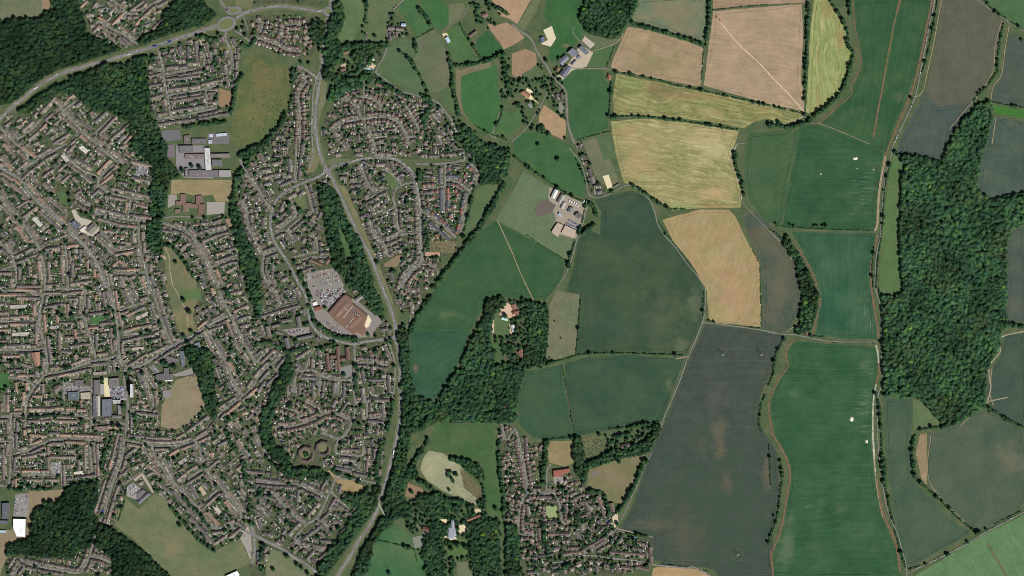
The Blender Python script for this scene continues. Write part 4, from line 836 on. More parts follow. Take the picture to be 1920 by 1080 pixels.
# patches inside parcels: x,y,rx,ry,r,g,b,amount,streaky
SPOTS='''
1340,960,140,170,62,78,64,.9,0 1350,820,15,42,108,98,78,.65,0 1362,900,11,24,104,94,78,.55,0 1285,1005,36,50,92,88,72,.6,0 1345,745,22,26,92,90,88,.5,0 1437,890,9,42,110,98,82,.6,0 1225,985,36,12,104,98,78,.5,0 1462,700,10,30,84,84,76,.5,0
1240,600,34,60,84,92,70,.7,0 1300,572,18,24,98,104,82,.7,0 1276,652,14,20,98,104,78,.8,0 1180,410,70,40,50,76,66,.6,0 1150,610,80,25,52,76,66,.5,0 1255,725,8,16,96,104,72,.7,0
1372,555,24,46,170,134,106,.6,0 1380,500,30,16,186,170,122,.5,1 1350,590,30,12,176,156,104,.5,0 1340,492,20,16,172,154,108,.6,0
1200,300,30,34,172,142,108,.55,0 1330,275,46,34,200,188,142,.45,0 1340,365,30,14,190,154,116,.6,0 1175,250,20,14,170,140,102,.6,0 1270,385,40,8,150,164,110,.6,0
1188,158,24,16,118,136,86,.6,0 1235,172,40,20,110,100,70,.65,0 1330,210,30,10,176,150,108,.5,0 1430,205,30,10,150,138,92,.6,0
1235,115,60,20,124,124,88,.6,0 1200,72,24,10,190,162,130,.5,0 1270,135,20,20,176,150,120,.5,0
500,150,30,30,134,110,80,.45,0 480,210,26,34,114,114,72,.5,0 470,255,26,16,88,104,64,.7,0
325,1030,24,18,128,120,92,.7,0 345,985,12,12,120,114,88,.5,0
1626,680,10,30,196,194,178,0.50,1 1625,765,24,30,200,198,180,0.50,1 1632,805,24,22,200,196,180,0.50,1 1520,945,34,12,130,148,116,0.44,1 1475,1020,16,52,92,108,82,.8,0 1500,840,40,120,50,84,58,.5,0 1560,990,90,20,100,122,92,0.28,1
1622,345,34,60,150,166,140,0.44,1 1620,390,24,24,190,186,170,0.39,1 1540,295,20,8,110,132,106,0.44,1 1420,320,34,70,70,90,64,.6,0
1632,590,14,36,196,192,176,0.50,1 1600,560,30,50,96,120,92,0.33,1 1560,580,40,50,46,84,66,.5,0
1900,860,30,28,122,114,96,.45,0 1800,880,70,50,84,92,74,.6,0 1760,980,40,40,84,96,76,.5,0
1460,550,20,44,106,100,78,.7,0 1415,440,14,22,94,88,72,.6,0
1230,25,44,22,130,120,92,.6,0 1285,60,34,14,118,116,90,.5,0
830,135,16,40,112,106,86,.7,0 1660,60,60,60,48,82,56,.4,0 1060,85,8,5,130,116,92,.8,0
1700,660,1,1,1,1,1,0,0 850,590,18,8,96,108,80,.6,0 778,690,5,12,130,104,80,.7,0 795,735,40,6,74,94,78,.5,0
1150,900,34,20,134,116,94,.5,0 350,740,20,30,146,130,110,.4,0 1300,60,10,10,140,120,96,.3,0 960,30,10,10,180,150,120,.3,0
'''
# ------------------------------------------------------------ helpers
def lin(c): 
    return tuple(((v/255)/12.92 if v/255 <= .04045 else ((v/255+.055)/1.055)**2.4) for v in c)
def P(x, y, z=0.0): return ((x-960)*U, (540-y)*U, z)
def pts(sheet, s):
    ox, oy = (0, 0) if sheet == '-' else TILE[sheet]; k = 1.0 if sheet == '-' else .25
    out = []
    for t in s.split():
        a, b = t.split(','); out.append((ox+float(a)*k, oy+float(b)*k))
    return out
def rows(txt): return [l.split('|') for l in txt.strip().split('\n') if l.strip()]
def tag(o, label=None, cat=None, group=None, kind=None):
    if label: o['label'] = label
    if cat: o['category'] = cat
    if group: o['group'] = group
    if kind: o['kind'] = kind
    return o
# geometry is kept as numpy: V (n,3), flat loop index list, face sizes, material slot per face, tint per face
class Geo:
    def __init__(s): s.v = []; s.f = []; s.m = []; s.t = []
    def face(s, P_, m=0, t=(1, 1, 1)):
        b = len(s.v); s.v += P_; s.f.append(tuple(range(b, b+len(P_)))); s.m.append(m); s.t.append(t)
    def box(s, x0, x1, y0, y1, z0, z1, m=0, t=(1, 1, 1), bottom=False):
        c = [(x0,y0,z0),(x1,y0,z0),(x1,y1,z0),(x0,y1,z0),(x0,y0,z1),(x1,y0,z1),(x1,y1,z1),(x0,y1,z1)]
        for q in ((0,1,5,4),(1,2,6,5),(2,3,7,6),(3,0,4,7),(4,5,6,7)) + (((3,2,1,0),) if bottom else ()):
            s.face([c[i] for i in q], m, t)
    def arr(s):
        V = np.array(s.v, np.float32).reshape(-1, 3)
        L = np.array([i for f in s.f for i in f], np.int32); S = np.array([len(f) for f in s.f], np.int32)
        return (V, L, S, np.array(s.m, np.int32), np.array(s.t, np.float32).reshape(-1, 3))
def mesh_from(name, arr, mats):
    V, L, S, M, T = arr
    me = bpy.data.meshes.new(name)
    me.vertices.add(len(V)); me.vertices.foreach_set('co', V.ravel())
    me.loops.add(len(L)); me.loops.foreach_set('vertex_index', L)
    me.polygons.add(len(S)); st = np.zeros(len(S), np.int32); st[1:] = np.cumsum(S)[:-1]
    me.polygons.foreach_set('loop_start', st)
    try: me.polygons.foreach_set('loop_total', S)
    except Exception: pass
    for m in mats: me.materials.append(m)
    if len(mats) > 1: me.polygons.foreach_set('material_index', M)
    a = me.attributes.new('tint', 'FLOAT_COLOR', 'FACE')
    a.data.foreach_set('color', np.concatenate([T, np.ones((len(T), 1), np.float32)], 1).ravel())
    me.update(calc_edges=True)
    return me
def link(name, me, parent=None):
    o = bpy.data.objects.new(name, me); SC.collection.objects.link(o)
    if parent is not None: o.parent = parent
    return o
def xf(x, y, z, rot, sx=1, sy=1, sz=1):
    c, s_ = math.cos(rot), math.sin(rot)
    return np.array([[c*sx, -s_*sy, 0, x], [s_*sx, c*sy, 0, y], [0, 0, sz, z], [0, 0, 0, 1]], np.float32)
def merge(items, moff=None):
    """items: list of (arr, matrix, material offset, tint factor) -> one arr"""
    groups = {}
    for a, m, mo, tf in items: groups.setdefault((id(a[0]), mo), [a, [], [], mo]); g = groups[(id(a[0]), mo)]; g[1].append(m); g[2].append(tf)
    VV, LL, SS, MM, TT = [], [], [], [], []; base = 0
    for a, ms, tfs, mo in groups.values():
        V, L, S, M, T = a; ms = np.array(ms); k = len(ms); tfs = np.array(tfs, np.float32)
        W = np.einsum('kij,nj->kni', ms[:, :3, :3], V) + ms[:, None, :3, 3]
        VV.append(W.reshape(-1, 3)); LL.append((L[None]+(np.arange(k)*len(V))[:, None]+base).ravel().astype(np.int32))
        SS.append(np.tile(S, k)); MM.append(np.tile(M+mo, k)); TT.append((T[None]*tfs[:, None]).reshape(-1, 3)); base += k*len(V)
    return tuple(np.concatenate(q) for q in (VV, LL, SS, MM, TT))
# ------------------------------------------------------------ materials
def mat(name, rough=.9, spec=.2):
    m = bpy.data.materials.new(name); m.use_nodes = True; n = m.node_tree
    b = n.nodes['Principled BSDF']; b.inputs['Roughness'].default_value = rough
    b.inputs['Specular IOR Level'].default_value = spec
    return m, n, b
def nd(n, t, **k):
    x = n.nodes.new(t)
    for a, v in k.items(): setattr(x, a, v)
    return x
def coords(n, sx, sy, rot=0.0, off=0.0, warp=0.0):
    g = nd(n, 'ShaderNodeNewGeometry'); m = nd(n, 'ShaderNodeMapping'); m.vector_type = 'TEXTURE'
    m.inputs['Rotation'].default_value = (0, 0, rot); m.inputs['Scale'].default_value = (sx, sy, max(sx, sy))
    m.inputs['Location'].default_value = (off, off*.7, 0)
    if warp:
        q = nd(n, 'ShaderNodeTexNoise'); q.inputs['Scale'].default_value = 1/170; q.inputs['Detail'].default_value = 1; n.links.new(g.outputs['Position'], q.inputs['Vector'])
        a = nd(n, 'ShaderNodeVectorMath', operation='SUBTRACT'); n.links.new(q.outputs['Color'], a.inputs[0]); a.inputs[1].default_value = (.5, .5, .5)
        s = nd(n, 'ShaderNodeVectorMath', operation='SCALE'); n.links.new(a.outputs[0], s.inputs[0]); s.inputs['Scale'].default_value = warp
        b = nd(n, 'ShaderNodeVectorMath', operation='ADD'); n.links.new(g.outputs['Position'], b.inputs[0]); n.links.new(s.outputs[0], b.inputs[1]); n.links.new(b.outputs[0], m.inputs['Vector'])
    else: n.links.new(g.outputs['Position'], m.inputs['Vector'])
    return m.outputs[0]
def noise(n, vec, scale=1.0, detail=4, rough=.6):
    x = nd(n, 'ShaderNodeTexNoise'); x.inputs['Scale'].default_value = scale; x.inputs['Detail'].default_value = detail
    x.inputs['Roughness'].default_value = rough; n.links.new(vec, x.inputs['Vector']); return x.outputs['Fac']
def ramp(n, fac, a, b, c0=0.0, c1=1.0):
    r = nd(n, 'ShaderNodeMapRange'); r.inputs[1].default_value = a; r.inputs[2].default_value = b
    r.inputs[3].default_value = c0; r.inputs[4].default_value = c1
    n.links.new(fac, r.inputs[0]); return r.outputs[0]
def mix(n, fac, a, b, mode='MIX'):
    x = nd(n, 'ShaderNodeMix'); x.data_type = 'RGBA'; x.blend_type = mode
    for i, v in ((0, fac), (6, a), (7, b)):
        if hasattr(v, 'links') or isinstance(v, bpy.types.NodeSocket): n.links.new(v, x.inputs[i])
        elif i == 0: x.inputs[0].default_value = v
        else: x.inputs[i].default_value = (*v, 1)
    return x.outputs[2]
def scale_col(n, col, fac):
    x = nd(n, 'ShaderNodeVectorMath', operation='SCALE'); n.links.new(col, x.inputs[0]); n.links.new(fac, x.inputs['Scale']); return x.outputs[0]
ALB = 1.0
def field_mat(i, kind, c1, c2, ang, st, spots=()):
    m, n, b = mat('field_'+kind, .95, .05); off = i*137.0
    c1, c2 = lin(c1), lin(c2)
    big = ramp(n, noise(n, coords(n, 90, 90, 0, off), 1, 5, .55), .38, .64)
    col = mix(n, big, c1, c2)
    r = math.radians(ang)
    s1 = noise(n, coords(n, 150, 7, r, off, 60), 1, 5, .75); s2 = noise(n, coords(n, 50, 3.4, r, off+50, 60), 1, 4, .75)
    k = {'stubble': .8, 'ripe': 1.0, 'crop': .6, 'dark': .5}.get(kind, .7)
    f1 = ramp(n, s1, .3, .7, 1-.35*st*k, 1+.35*st*k); f2 = ramp(n, s2, .3, .7, 1-.3*st*k, 1+.3*st*k)
    col = scale_col(n, scale_col(n, col, f1), f2)
    fine = {'meadow': .3, 'orchard': .35, 'allotment': .6, 'hay': .22, 'grass': .14, 'pasture': .18, 'park': .16}.get(kind, .09)
    f3 = ramp(n, noise(n, coords(n, 7, 7, 0, off), 1, 4, .75), .25, .75, 1-fine, 1+fine); col = scale_col(n, col, f3)
    f4 = ramp(n, noise(n, coords(n, 35, 35, 0, off+9), 1, 6, .7), .3, .7, 1-.13, 1+.13); col = scale_col(n, col, f4)
    if kind in ('ripe',):
        p = ramp(n, noise(n, coords(n, 55, 9, r, off+77, 80), 1, 6, .8), .5, .66, 0, .7); col = mix(n, p, col, lin((192, 182, 136)))
        p = ramp(n, noise(n, coords(n, 150, 60, r, off+177), 1, 4, .6), .55, .68, 0, .7); col = mix(n, p, col, lin((150, 122, 88)))
    if kind == 'meadow':
        p = ramp(n, noise(n, coords(n, 26, 26, r, off+77), 1, 5, .75), .5, .7, 0, .55); col = mix(n, p, col, lin((134, 112, 80)))
    if kind == 'dark':
        p = ramp(n, noise(n, coords(n, 60, 130, .2, off+7), 1, 4, .55), .6, .75, 0, .35); col = mix(n, p, col, lin((96, 90, 76)))
        w_ = nd(n, 'ShaderNodeTexWave'); w_.wave_type = 'BANDS'; w_.bands_direction = 'Y'; w_.inputs['Scale'].default_value = .314/36.5
        w_.inputs['Distortion'].default_value = .15; g = nd(n, 'ShaderNodeNewGeometry'); n.links.new(g.outputs['Position'], w_.inputs['Vector'])
        l_ = ramp(n, w_.outputs['Fac'], .975, .995, 0, .13); col = mix(n, l_, col, lin((104, 112, 96)))
    if kind == 'crop' and st > .28:
        p = ramp(n, noise(n, coords(n, 90, 60, 0, off+33), 1, 5, .6), .58, .72, 0, .35); col = mix(n, p, col, lin((98, 104, 78)))
        w_ = nd(n, 'ShaderNodeTexWave'); w_.bands_direction = 'Y'; w_.inputs['Scale'].default_value = .314/21
        w_.inputs['Distortion'].default_value = .1; n.links.new(coords(n, 1, 1, r, 0, 25), w_.inputs['Vector'])
        l_ = ramp(n, w_.outputs['Fac'], .965, .99, 0, .11); col = mix(n, l_, col, lin((104, 122, 92)))
    if kind == 'stubble':
        p = ramp(n, noise(n, coords(n, 70, 70, r, off+33), 1, 5, .6), .55, .7, 0, .5); col = mix(n, p, col, lin((178, 150, 128)))
    for (x, y, rx, ry, c, am, sk) in spots:       # patches of other soil, ripeness or chalk inside the parcel
        g = nd(n, 'ShaderNodeNewGeometry'); sb = nd(n, 'ShaderNodeVectorMath', operation='SUBTRACT'); n.links.new(g.outputs['Position'], sb.inputs[0]); q = P(x, y, 0); sb.inputs[1].default_value = (q[0], q[1], 0)
        ml = nd(n, 'ShaderNodeVectorMath', operation='MULTIPLY'); n.links.new(sb.outputs[0], ml.inputs[0]); ml.inputs[1].default_value = (1/(rx*U), 1/(ry*U), 0)
        ln = nd(n, 'ShaderNodeVectorMath', operation='LENGTH'); n.links.new(ml.outputs[0], ln.inputs[0])
        w_ = ramp(n, noise(n, coords(n, 42, 42, 0, x), 1, 5, .65), .3, .7, -.8, .8)
        ad = nd(n, 'ShaderNodeMath', operation='ADD'); n.links.new(ln.outputs['Value'], ad.inputs[0]); n.links.new(w_, ad.inputs[1])
        f = ramp(n, ad.outputs[0], .2, 1.25, am*.85, 0)
        if sk:
            mm = nd(n, 'ShaderNodeMath', operation='MULTIPLY'); n.links.new(f, mm.inputs[0])
            n.links.new(ramp(n, noise(n, coords(n, 60, 2.6, r, x), 1, 3, .7), .56, .66), mm.inputs[1]); f = mm.outputs[0]
        col = mix(n, f, col, lin(c))
    n.links.new(col, b.inputs['Base Color']); return m
def tint_mat(name, rough=.85, spec=.2, amp=.15, sc=2.0, k=1.0):
    m, n, b = mat(name, rough, spec); a = nd(n, 'ShaderNodeAttribute', attribute_name='tint')
    f = ramp(n, noise(n, coords(n, sc, sc), 1, 3, .6), .25, .75, k*(1-amp), k*(1+amp))
    n.links.new(scale_col(n, a.outputs['Color'], f), b.inputs['Base Color']); return m
def plain_mat(name, c, rough=.9, amp=.12, sc=6.0, spec=.15, c2=None, big=30):
    m, n, b = mat(name, rough, spec); c = lin(c); c2 = lin(c2) if c2 else tuple(v*.8 for v in c)
    col = mix(n, ramp(n, noise(n, coords(n, big, big), 1, 4, .6), .38, .62), c, c2)
    f = ramp(n, noise(n, coords(n, sc, sc), 1, 3, .7), .25, .75, 1-amp, 1+amp)
    n.links.new(scale_col(n, col, f), b.inputs['Base Color']); return m
M_ROOF = tint_mat('roof_tiles', .8, .25, .16, 2.5)
M_WALL = tint_mat('house_wall', .85, .2, .08, 3)
M_GARDEN = tint_mat('garden_ground', .95, .05, .3, 2.6)
M_CROWN = tint_mat('foliage', .8, .12, .3, 2.6)
M_TRUNK = plain_mat('bark', (92, 78, 62), .95, .2, 1)
M_PAINT = tint_mat('car_paint', .35, .5, .03, 5)
M_GLASS = tint_mat('dark_glass', .15, .6, .02, 5)
M_ROAD = plain_mat('asphalt', (128, 123, 117), .9, .16, 4, .2, (108, 104, 100), 30)
M_HIGHWAY = plain_mat('highway_asphalt', (130, 127, 127), .9, .1, 6, .2, (112, 110, 110), 50)
M_LANE = plain_mat('lane_surface', (132, 130, 124), .9, .1, 6, .2, (112, 112, 104), 30)
M_PAVE = plain_mat('pavement_slabs', (134, 129, 117), .9, .25, 4, .2, (98, 104, 82), 14)
M_VERGE = plain_mat('roadside_verge', (112, 112, 84), .95, .2, 5, .1, (92, 100, 72), 22)
M_WHITE = plain_mat('marking_paint', (215, 213, 205), .7, .05)
M_HARD = tint_mat('hard_surface', .9, .2, .1, 4)
# ------------------------------------------------------------ raster maps for placing things (half-unit cells)
RX, RY = 3840, 2160
def newmask(): return np.zeros((RY, RX), bool)
def fill(mask, poly, val=True):
    p = np.array(poly)*2; y0 = max(0, int(p[:, 1].min())); y1 = min(RY-1, int(p[:, 1].max())+1)
    x0 = max(0, int(p[:, 0].min())); x1 = min(RX-1, int(p[:, 0].max())+1)
    if y1 < y0 or x1 < x0: return
    ys = np.arange(y0, y1+1)+.5; xs = np.arange(x0, x1+1)+.5
    ins = np.zeros((len(ys), len(xs)), bool); n = len(p)
    for i in range(n):
        ax, ay = p[i]; bx, by = p[(i+1) % n]
        if ay == by: continue
        sel = ((ys >= min(ay, by)) & (ys < max(ay, by)))
        if not sel.any(): continue
        xc = ax+(ys[sel]-ay)*(bx-ax)/(by-ay)
        ins[sel] ^= (xs[None, :] < xc[:, None])
    mask[y0:y1+1, x0:x1+1][ins] = val
def stamp_line(mask, pl, w_):
    for (ax, ay), (bx, by) in zip(pl, pl[1:]):
        L = math.hypot(bx-ax, by-ay) or 1; nx, ny = -(by-ay)/L*w_/2, (bx-ax)/L*w_/2
        ex, ey = (bx-ax)/L*w_*.3, (by-ay)/L*w_*.3
        fill(mask, [(ax-ex+nx, ay-ey+ny), (bx+ex+nx, by+ey+ny), (bx+ex-nx, by+ey-ny), (ax-ex-nx, ay-ey-ny)])
def at(mask, x, y):
    i, j = int(y*2), int(x*2)
    return bool(mask[i, j]) if 0 <= i < RY and 0 <= j < RX else True
def rect_pts(cx, cy, ux, uy, L, D):
    return [(cx+ux*a*L/2-uy*b*D/2, cy+uy*a*L/2+ux*b*D/2) for a, b in ((-1,-1),(1,-1),(1,1),(-1,1))]
def rect_free(masks, cx, cy, ux, uy, L, D, m=0.6, na=None):
    na = na or max(3, int(L/1.4)); nb = 4; L += m*2; D += m*2
    for i in range(na+1):
        a = (i/na-.5)*L
        for j in range(nb+1):
            b = (j/nb-.5)*D; x = cx+ux*a-uy*b; y = cy+uy*a+ux*b
            for k in masks:
                if at(k, x, y): return False
    return True
def smooth(pl, step=5):
    if len(pl) < 3: return pl
    out = []
    for i in range(len(pl)-1):
        p0 = pl[max(0, i-1)]; p1 = pl[i]; p2 = pl[i+1]; p3 = pl[min(len(pl)-1, i+2)]
        d = math.hypot(p2[0]-p1[0], p2[1]-p1[1]); k = max(1, int(d/step))
        for j in range(k):
            t = j/k
            out.append(tuple(.5*((2*p1[q])+(-p0[q]+p2[q])*t+(2*p0[q]-5*p1[q]+4*p2[q]-p3[q])*t*t+(-p0[q]+3*p1[q]-3*p2[q]+p3[q])*t**3) for q in (0, 1)))
    out.append(pl[-1]); return out
def extend(pl, d=130):
    """carry lines that leave the surveyed sheet on beyond it"""
    def e(a, b):
        if 1 < a[0] < 1919 and 1 < a[1] < 1079: return a
        L = math.hypot(a[0]-b[0], a[1]-b[1]) or 1; return (a[0]+(a[0]-b[0])/L*d, a[1]+(a[1]-b[1])/L*d)
    return ([e(pl[0], pl[1])]+pl[1:-1]+[e(pl[-1], pl[-2])]) if len(pl) > 1 else pl
def push_all(poly):
    """carry a parcel that meets the edge of the surveyed sheet on beyond it"""
    e = lambda p: -1 <= p[0] <= 1 or 1919 <= p[0] <= 1921 or -1 <= p[1] <= 1 or 1079 <= p[1] <= 1081
    out = []; n = len(poly)
    for i, p in enumerate(poly):
        if not e(p): out.append(p); continue
        ins = [q for q in (poly[i-1], poly[(i+1) % n]) if not e(q)]
        if len(ins) == 1:
            q = ins[0]; dx, dy = p[0]-q[0], p[1]-q[1]; k = None
            for a, d in ((p[0] <= 1, -dx), (p[0] >= 1919, dx), (p[1] <= 1, -dy), (p[1] >= 1079, dy)):
                if a and d > .3*math.hypot(dx, dy): k = 8/d
            if k:
                a_ = (p[0]+dx*k, p[1]+dy*k)
                b_ = (a_[0]+(-110 if p[0] <= 1 else 110 if p[0] >= 1919 else 0), a_[1]+(-110 if p[1] <= 1 else 110 if p[1] >= 1079 else 0))
                out += [p, a_, b_] if q is poly[i-1] else [b_, a_, p]; continue
        x, y = p
        if x <= 1: x = -120
        if x >= 1919: x = 2040
        if y <= 1: y = -120
        if y >= 1079: y = 1200
        out.append((x, y))
    return out
def organic(poly, step=9, jit=.7, grow=True):
    if grow: poly = push_all(poly)
    out = []
    for i, a in enumerate(poly):
        b = poly[(i+1) % len(poly)]; d = math.hypot(b[0]-a[0], b[1]-a[1]); k = max(1, min(40, int(d/step)))
        for j in range(k):
            t = j/k; out.append((a[0]+(b[0]-a[0])*t+random.uniform(-jit, jit), a[1]+(b[1]-a[1])*t+random.uniform(-jit, jit)))
    return out
def tess(vs):
    from mathutils.geometry import tessellate_polygon
    out = []
    for t in tessellate_polygon([[Vector((v[0], v[1], 0)) for v in vs]]):
        a, b, c = (vs[i] for i in t); s = (b[0]-a[0])*(c[1]-a[1])-(c[0]-a[0])*(b[1]-a[1])
        if abs(s) > 1e-6: out.append(tuple(t) if s > 0 else tuple(t)[::-1])
    return out
def sheet_obj(name, poly, z, m, kind='structure'):
    me = bpy.data.meshes.new(name); vs = [P(x, y, z) for x, y in poly]
    a = sum(poly[i][0]*poly[(i+1) % len(poly)][1]-poly[(i+1) % len(poly)][0]*poly[i][1] for i in range(len(poly)))
    if a > 0: vs = vs[::-1]
    me.from_pydata(vs, [], tess(vs)); me.materials.append(m); me.update()
    return tag(link(name, me), kind=kind)
def ribbon(g, pl, w_, z, m=0, t=(1, 1, 1), jit=0.0):
    n = len(pl); L_, R_ = [], []
    for i in range(n):
        a = pl[max(0, i-1)]; b = pl[min(n-1, i+1)]; d = math.hypot(b[0]-a[0], b[1]-a[1]) or 1
        nx, ny = -(b[1]-a[1])/d, (b[0]-a[0])/d; h = w_/2*(1+random.uniform(-jit, jit))
        L_.append(P(pl[i][0]+nx*h, pl[i][1]+ny*h, z)); R_.append(P(pl[i][0]-nx*h, pl[i][1]-ny*h, z))
    for i in range(n-1): g.face([L_[i], L_[i+1], R_[i+1], R_[i]], m, t)
def disc(g, cx, cy, rx, ry, z, m=0, t=(1, 1, 1), n=20, rot=0.0):
    g.face([P(cx+rx*math.cos(rot)*math.cos(-a)-ry*math.sin(rot)*math.sin(-a), cy+rx*math.sin(rot)*math.cos(-a)+ry*math.cos(rot)*math.sin(-a), z) for a in [i*2*math.pi/n for i in range(n)]], m, t)
# ------------------------------------------------------------ labels: every thing is told by what it stands near
MARKS = [l.split(',') for l in '''424,44,the oval gyratory|616,21,the north roundabout|60,20,the north-west playing field|505,190,the big rough meadow|375,290,the secondary school|360,380,the primary school|160,420,the cream precinct|35,985,the white sports hall|340,1000,the big sports field|100,990,the south-west wood|340,780,the tan playing field|215,770,the slate grey store|249,732,the white tower block|145,742,the dark rooflight store|310,690,the infant school|340,520,the long park strip|620,500,the clearing wood|650,590,the supermarket|605,520,the supermarket car park|585,850,the twin ring buildings|640,680,the winged care home|850,360,the red-roofed estate|830,465,the allotment grid|613,320,the central crossroads|743,632,the supermarket junction|715,950,the footbridge|840,890,the pale hayfield|848,1000,the mansion|1035,960,the bowling green|1048,848,the square cricket ground|1150,900,the recreation ground|1050,885,the red-roofed school|1080,1060,the village church|1070,105,the hill farm|1025,70,the cream scrap yard|1060,400,the middle farm|1140,335,the sand arena|900,175,the oval paddock|775,130,the north pastures|690,115,the farmyard by the wood|970,590,the wooded estate|860,760,the coppice wood|1140,35,the north copse|1345,30,the tractor|1390,100,the large stubble field|1240,110,the small stubble field|1320,185,the yellow striped field|1270,310,the great ripe field|1560,110,the yellow-green strip|1660,120,the long green field|1560,340,the chalk-spotted field|1590,530,the striped green field|1330,545,the tan trial field|1180,530,the wide green field|1160,740,the lower green field|1390,720,the ringed dark field|1560,850,the great banded field|1760,600,the east wood|1810,100,the brown fallow field|1730,900,the south-east crop|1512,620,the tiny barn|1810,1030,the bright south-east field|190,60,the north estate|350,130,the square north estate|530,60,the meadow-top estate|700,240,the crescent estate|580,990,the south estate|230,590,the tan garage court|110,330,the far-west terraces|455,560,the narrow tree belt'''.split('|')]
MXY = np.array([[float(a), float(b)] for a, b, c in MARKS])
ORD = 'nearest|second nearest|third nearest|fourth nearest|fifth nearest|sixth nearest|seventh nearest|eighth nearest|ninth nearest|tenth nearest|eleventh nearest|twelfth nearest|thirteenth nearest|fourteenth nearest|fifteenth nearest|sixteenth nearest|seventeenth nearest|eighteenth nearest|nineteenth nearest|twentieth nearest'.split('|')
DIRS = ['east', 'north-east', 'north', 'north-west', 'west', 'south-west', 'south', 'south-east']
def locate(lst):
    """lst: [(description, x, y)] -> labels; ranks count all of one description on one side of one landmark"""
    g = {}
    for i, (d, x, y) in enumerate(lst):
        v = np.array([x, y])-MXY; q = (v**2).sum(1); k = int(q.argmin())
        a = int(round(math.degrees(math.atan2(-v[k][1], v[k][0]))/45)) % 8
        g.setdefault((d, k, a), []).append((q[k], i))
    out = [None]*len(lst)
    for (d, k, a), l in g.items():
        l.sort()
        for r, (_, i) in enumerate(l):
            rank = ORD[r] if r < len(ORD) else 'number %d out' % (r+1)
            out[i] = '%s %s of %s, %s there' % (d, DIRS[a], MARKS[k][2], rank) if len(l) > 1 else '%s %s of %s' % (d, DIRS[a], MARKS[k][2])
    return out
def emit(kind, stuff_name, inst, parts_mats, cat, group, limit=300):
    """inst: dict(x,y [survey units], m matrix, parts {name: arr}, size, desc). The largest become things with parts, the rest one mass."""
    if not inst: return
    labels = locate([(i['desc'], i['x'], i['y']) for i in inst])
    inview = [k for k, i in enumerate(inst) if 0 < i['x'] < 1920 and 0 < i['y'] < 1080]
    order = sorted(inview, key=lambda k: -inst[k]['size'])[:limit]; chosen = set(order)
    cache = {}
    for k in order:
        i = inst[k]; M = i['m']; e = bpy.data.objects.new(kind, None); SC.collection.objects.link(e)
        sx = math.hypot(M[0, 0], M[1, 0]); sy = math.hypot(M[0, 1], M[1, 1])
        e.location = M[:3, 3]; e.rotation_euler = (0, 0, math.atan2(M[1, 0], M[0, 0])); e.scale = (sx, sy, M[2, 2])
        e.empty_display_size = 3
        tag(e, labels[k], i.get('cat', cat), group)
        for pn, arr in i['parts'].items():
            if len(arr[0]) == 0: continue
            key = (pn, id(arr[0]), tuple(i.get('tf', (1, 1, 1))))
            if key not in cache:
                a = arr if key[2] == (1, 1, 1) or pn == 'trunk' else (*arr[:4], arr[4]*np.array(key[2], np.float32))
                cache[key] = mesh_from(pn, a, [parts_mats[pn]])
            link(pn, cache[key], e)
    rest = [i for k, i in enumerate(inst) if k not in chosen]
    if rest:
        names = list(parts_mats); items = []
        for i in rest:
            for pn, arr in i['parts'].items():
                if len(arr[0]): items.append((arr, i['m'], names.index(pn), (1, 1, 1) if pn == 'trunk' else i.get('tf', (1, 1, 1))))
        tag(link(stuff_name, mesh_from(stuff_name, merge(items), [parts_mats[q] for q in names])), kind='stuff')
def J(c, a=.12): 
    k = random.uniform(1-a, 1+a); return tuple(min(.9, max(.003, v*k)) for v in c)
# ------------------------------------------------------------ ground
g0 = plain_mat('rough_grass', (72, 90, 60), .95, .2, 6, .05, (92, 98, 70), 40)
me = bpy.data.meshes.new('ground'); R_ = 30000
me.from_pydata([(-R_, -R_, 0), (R_, -R_, 0), (R_, R_, 0), (-R_, R_, 0)], [], [(0, 1, 2, 3)]); me.materials.append(g0)
tag(link('ground', me), kind='structure')
OCC = newmask(); ROADM = newmask(); FIELDM = newmask(); WOODM = newmask(); ZONEM = newmask(); PAVEDM = newmask()
SPT = [tuple(map(float, t.split(','))) for t in SPOTS.split()]
def inside(p, poly):
    c = False; n = len(poly)
    for i in range(n):
        (ax, ay), (bx, by) = poly[i], poly[(i+1) % n]
        if (ay > p[1]) != (by > p[1]) and p[0] < (bx-ax)*(p[1]-ay)/(by-ay)+ax: c = not c
    return c
TL = []
for i, (kind, c1, c2, ang, st, s) in enumerate(rows(FIELDS)):
    poly = pts('-', s); fill(FIELDM, poly)
    sp_ = [(t[0], t[1], t[2], t[3], (t[4], t[5], t[6]), t[7], t[8]) for t in SPT if t[7] > 0 and inside(t[:2], poly)]
    if kind in ('crop', 'dark', 'stubble', 'ripe', 'hay') and len(poly) > 3: TL.append((kind, poly, tuple(map(float, c1.split(',')))))
    m = field_mat(i, kind, tuple(map(float, c1.split(','))), tuple(map(float, c2.split(','))), float(ang), float(st), sp_)
    sheet_obj('field', organic(poly, 10, .5), .12+.004*i, m)
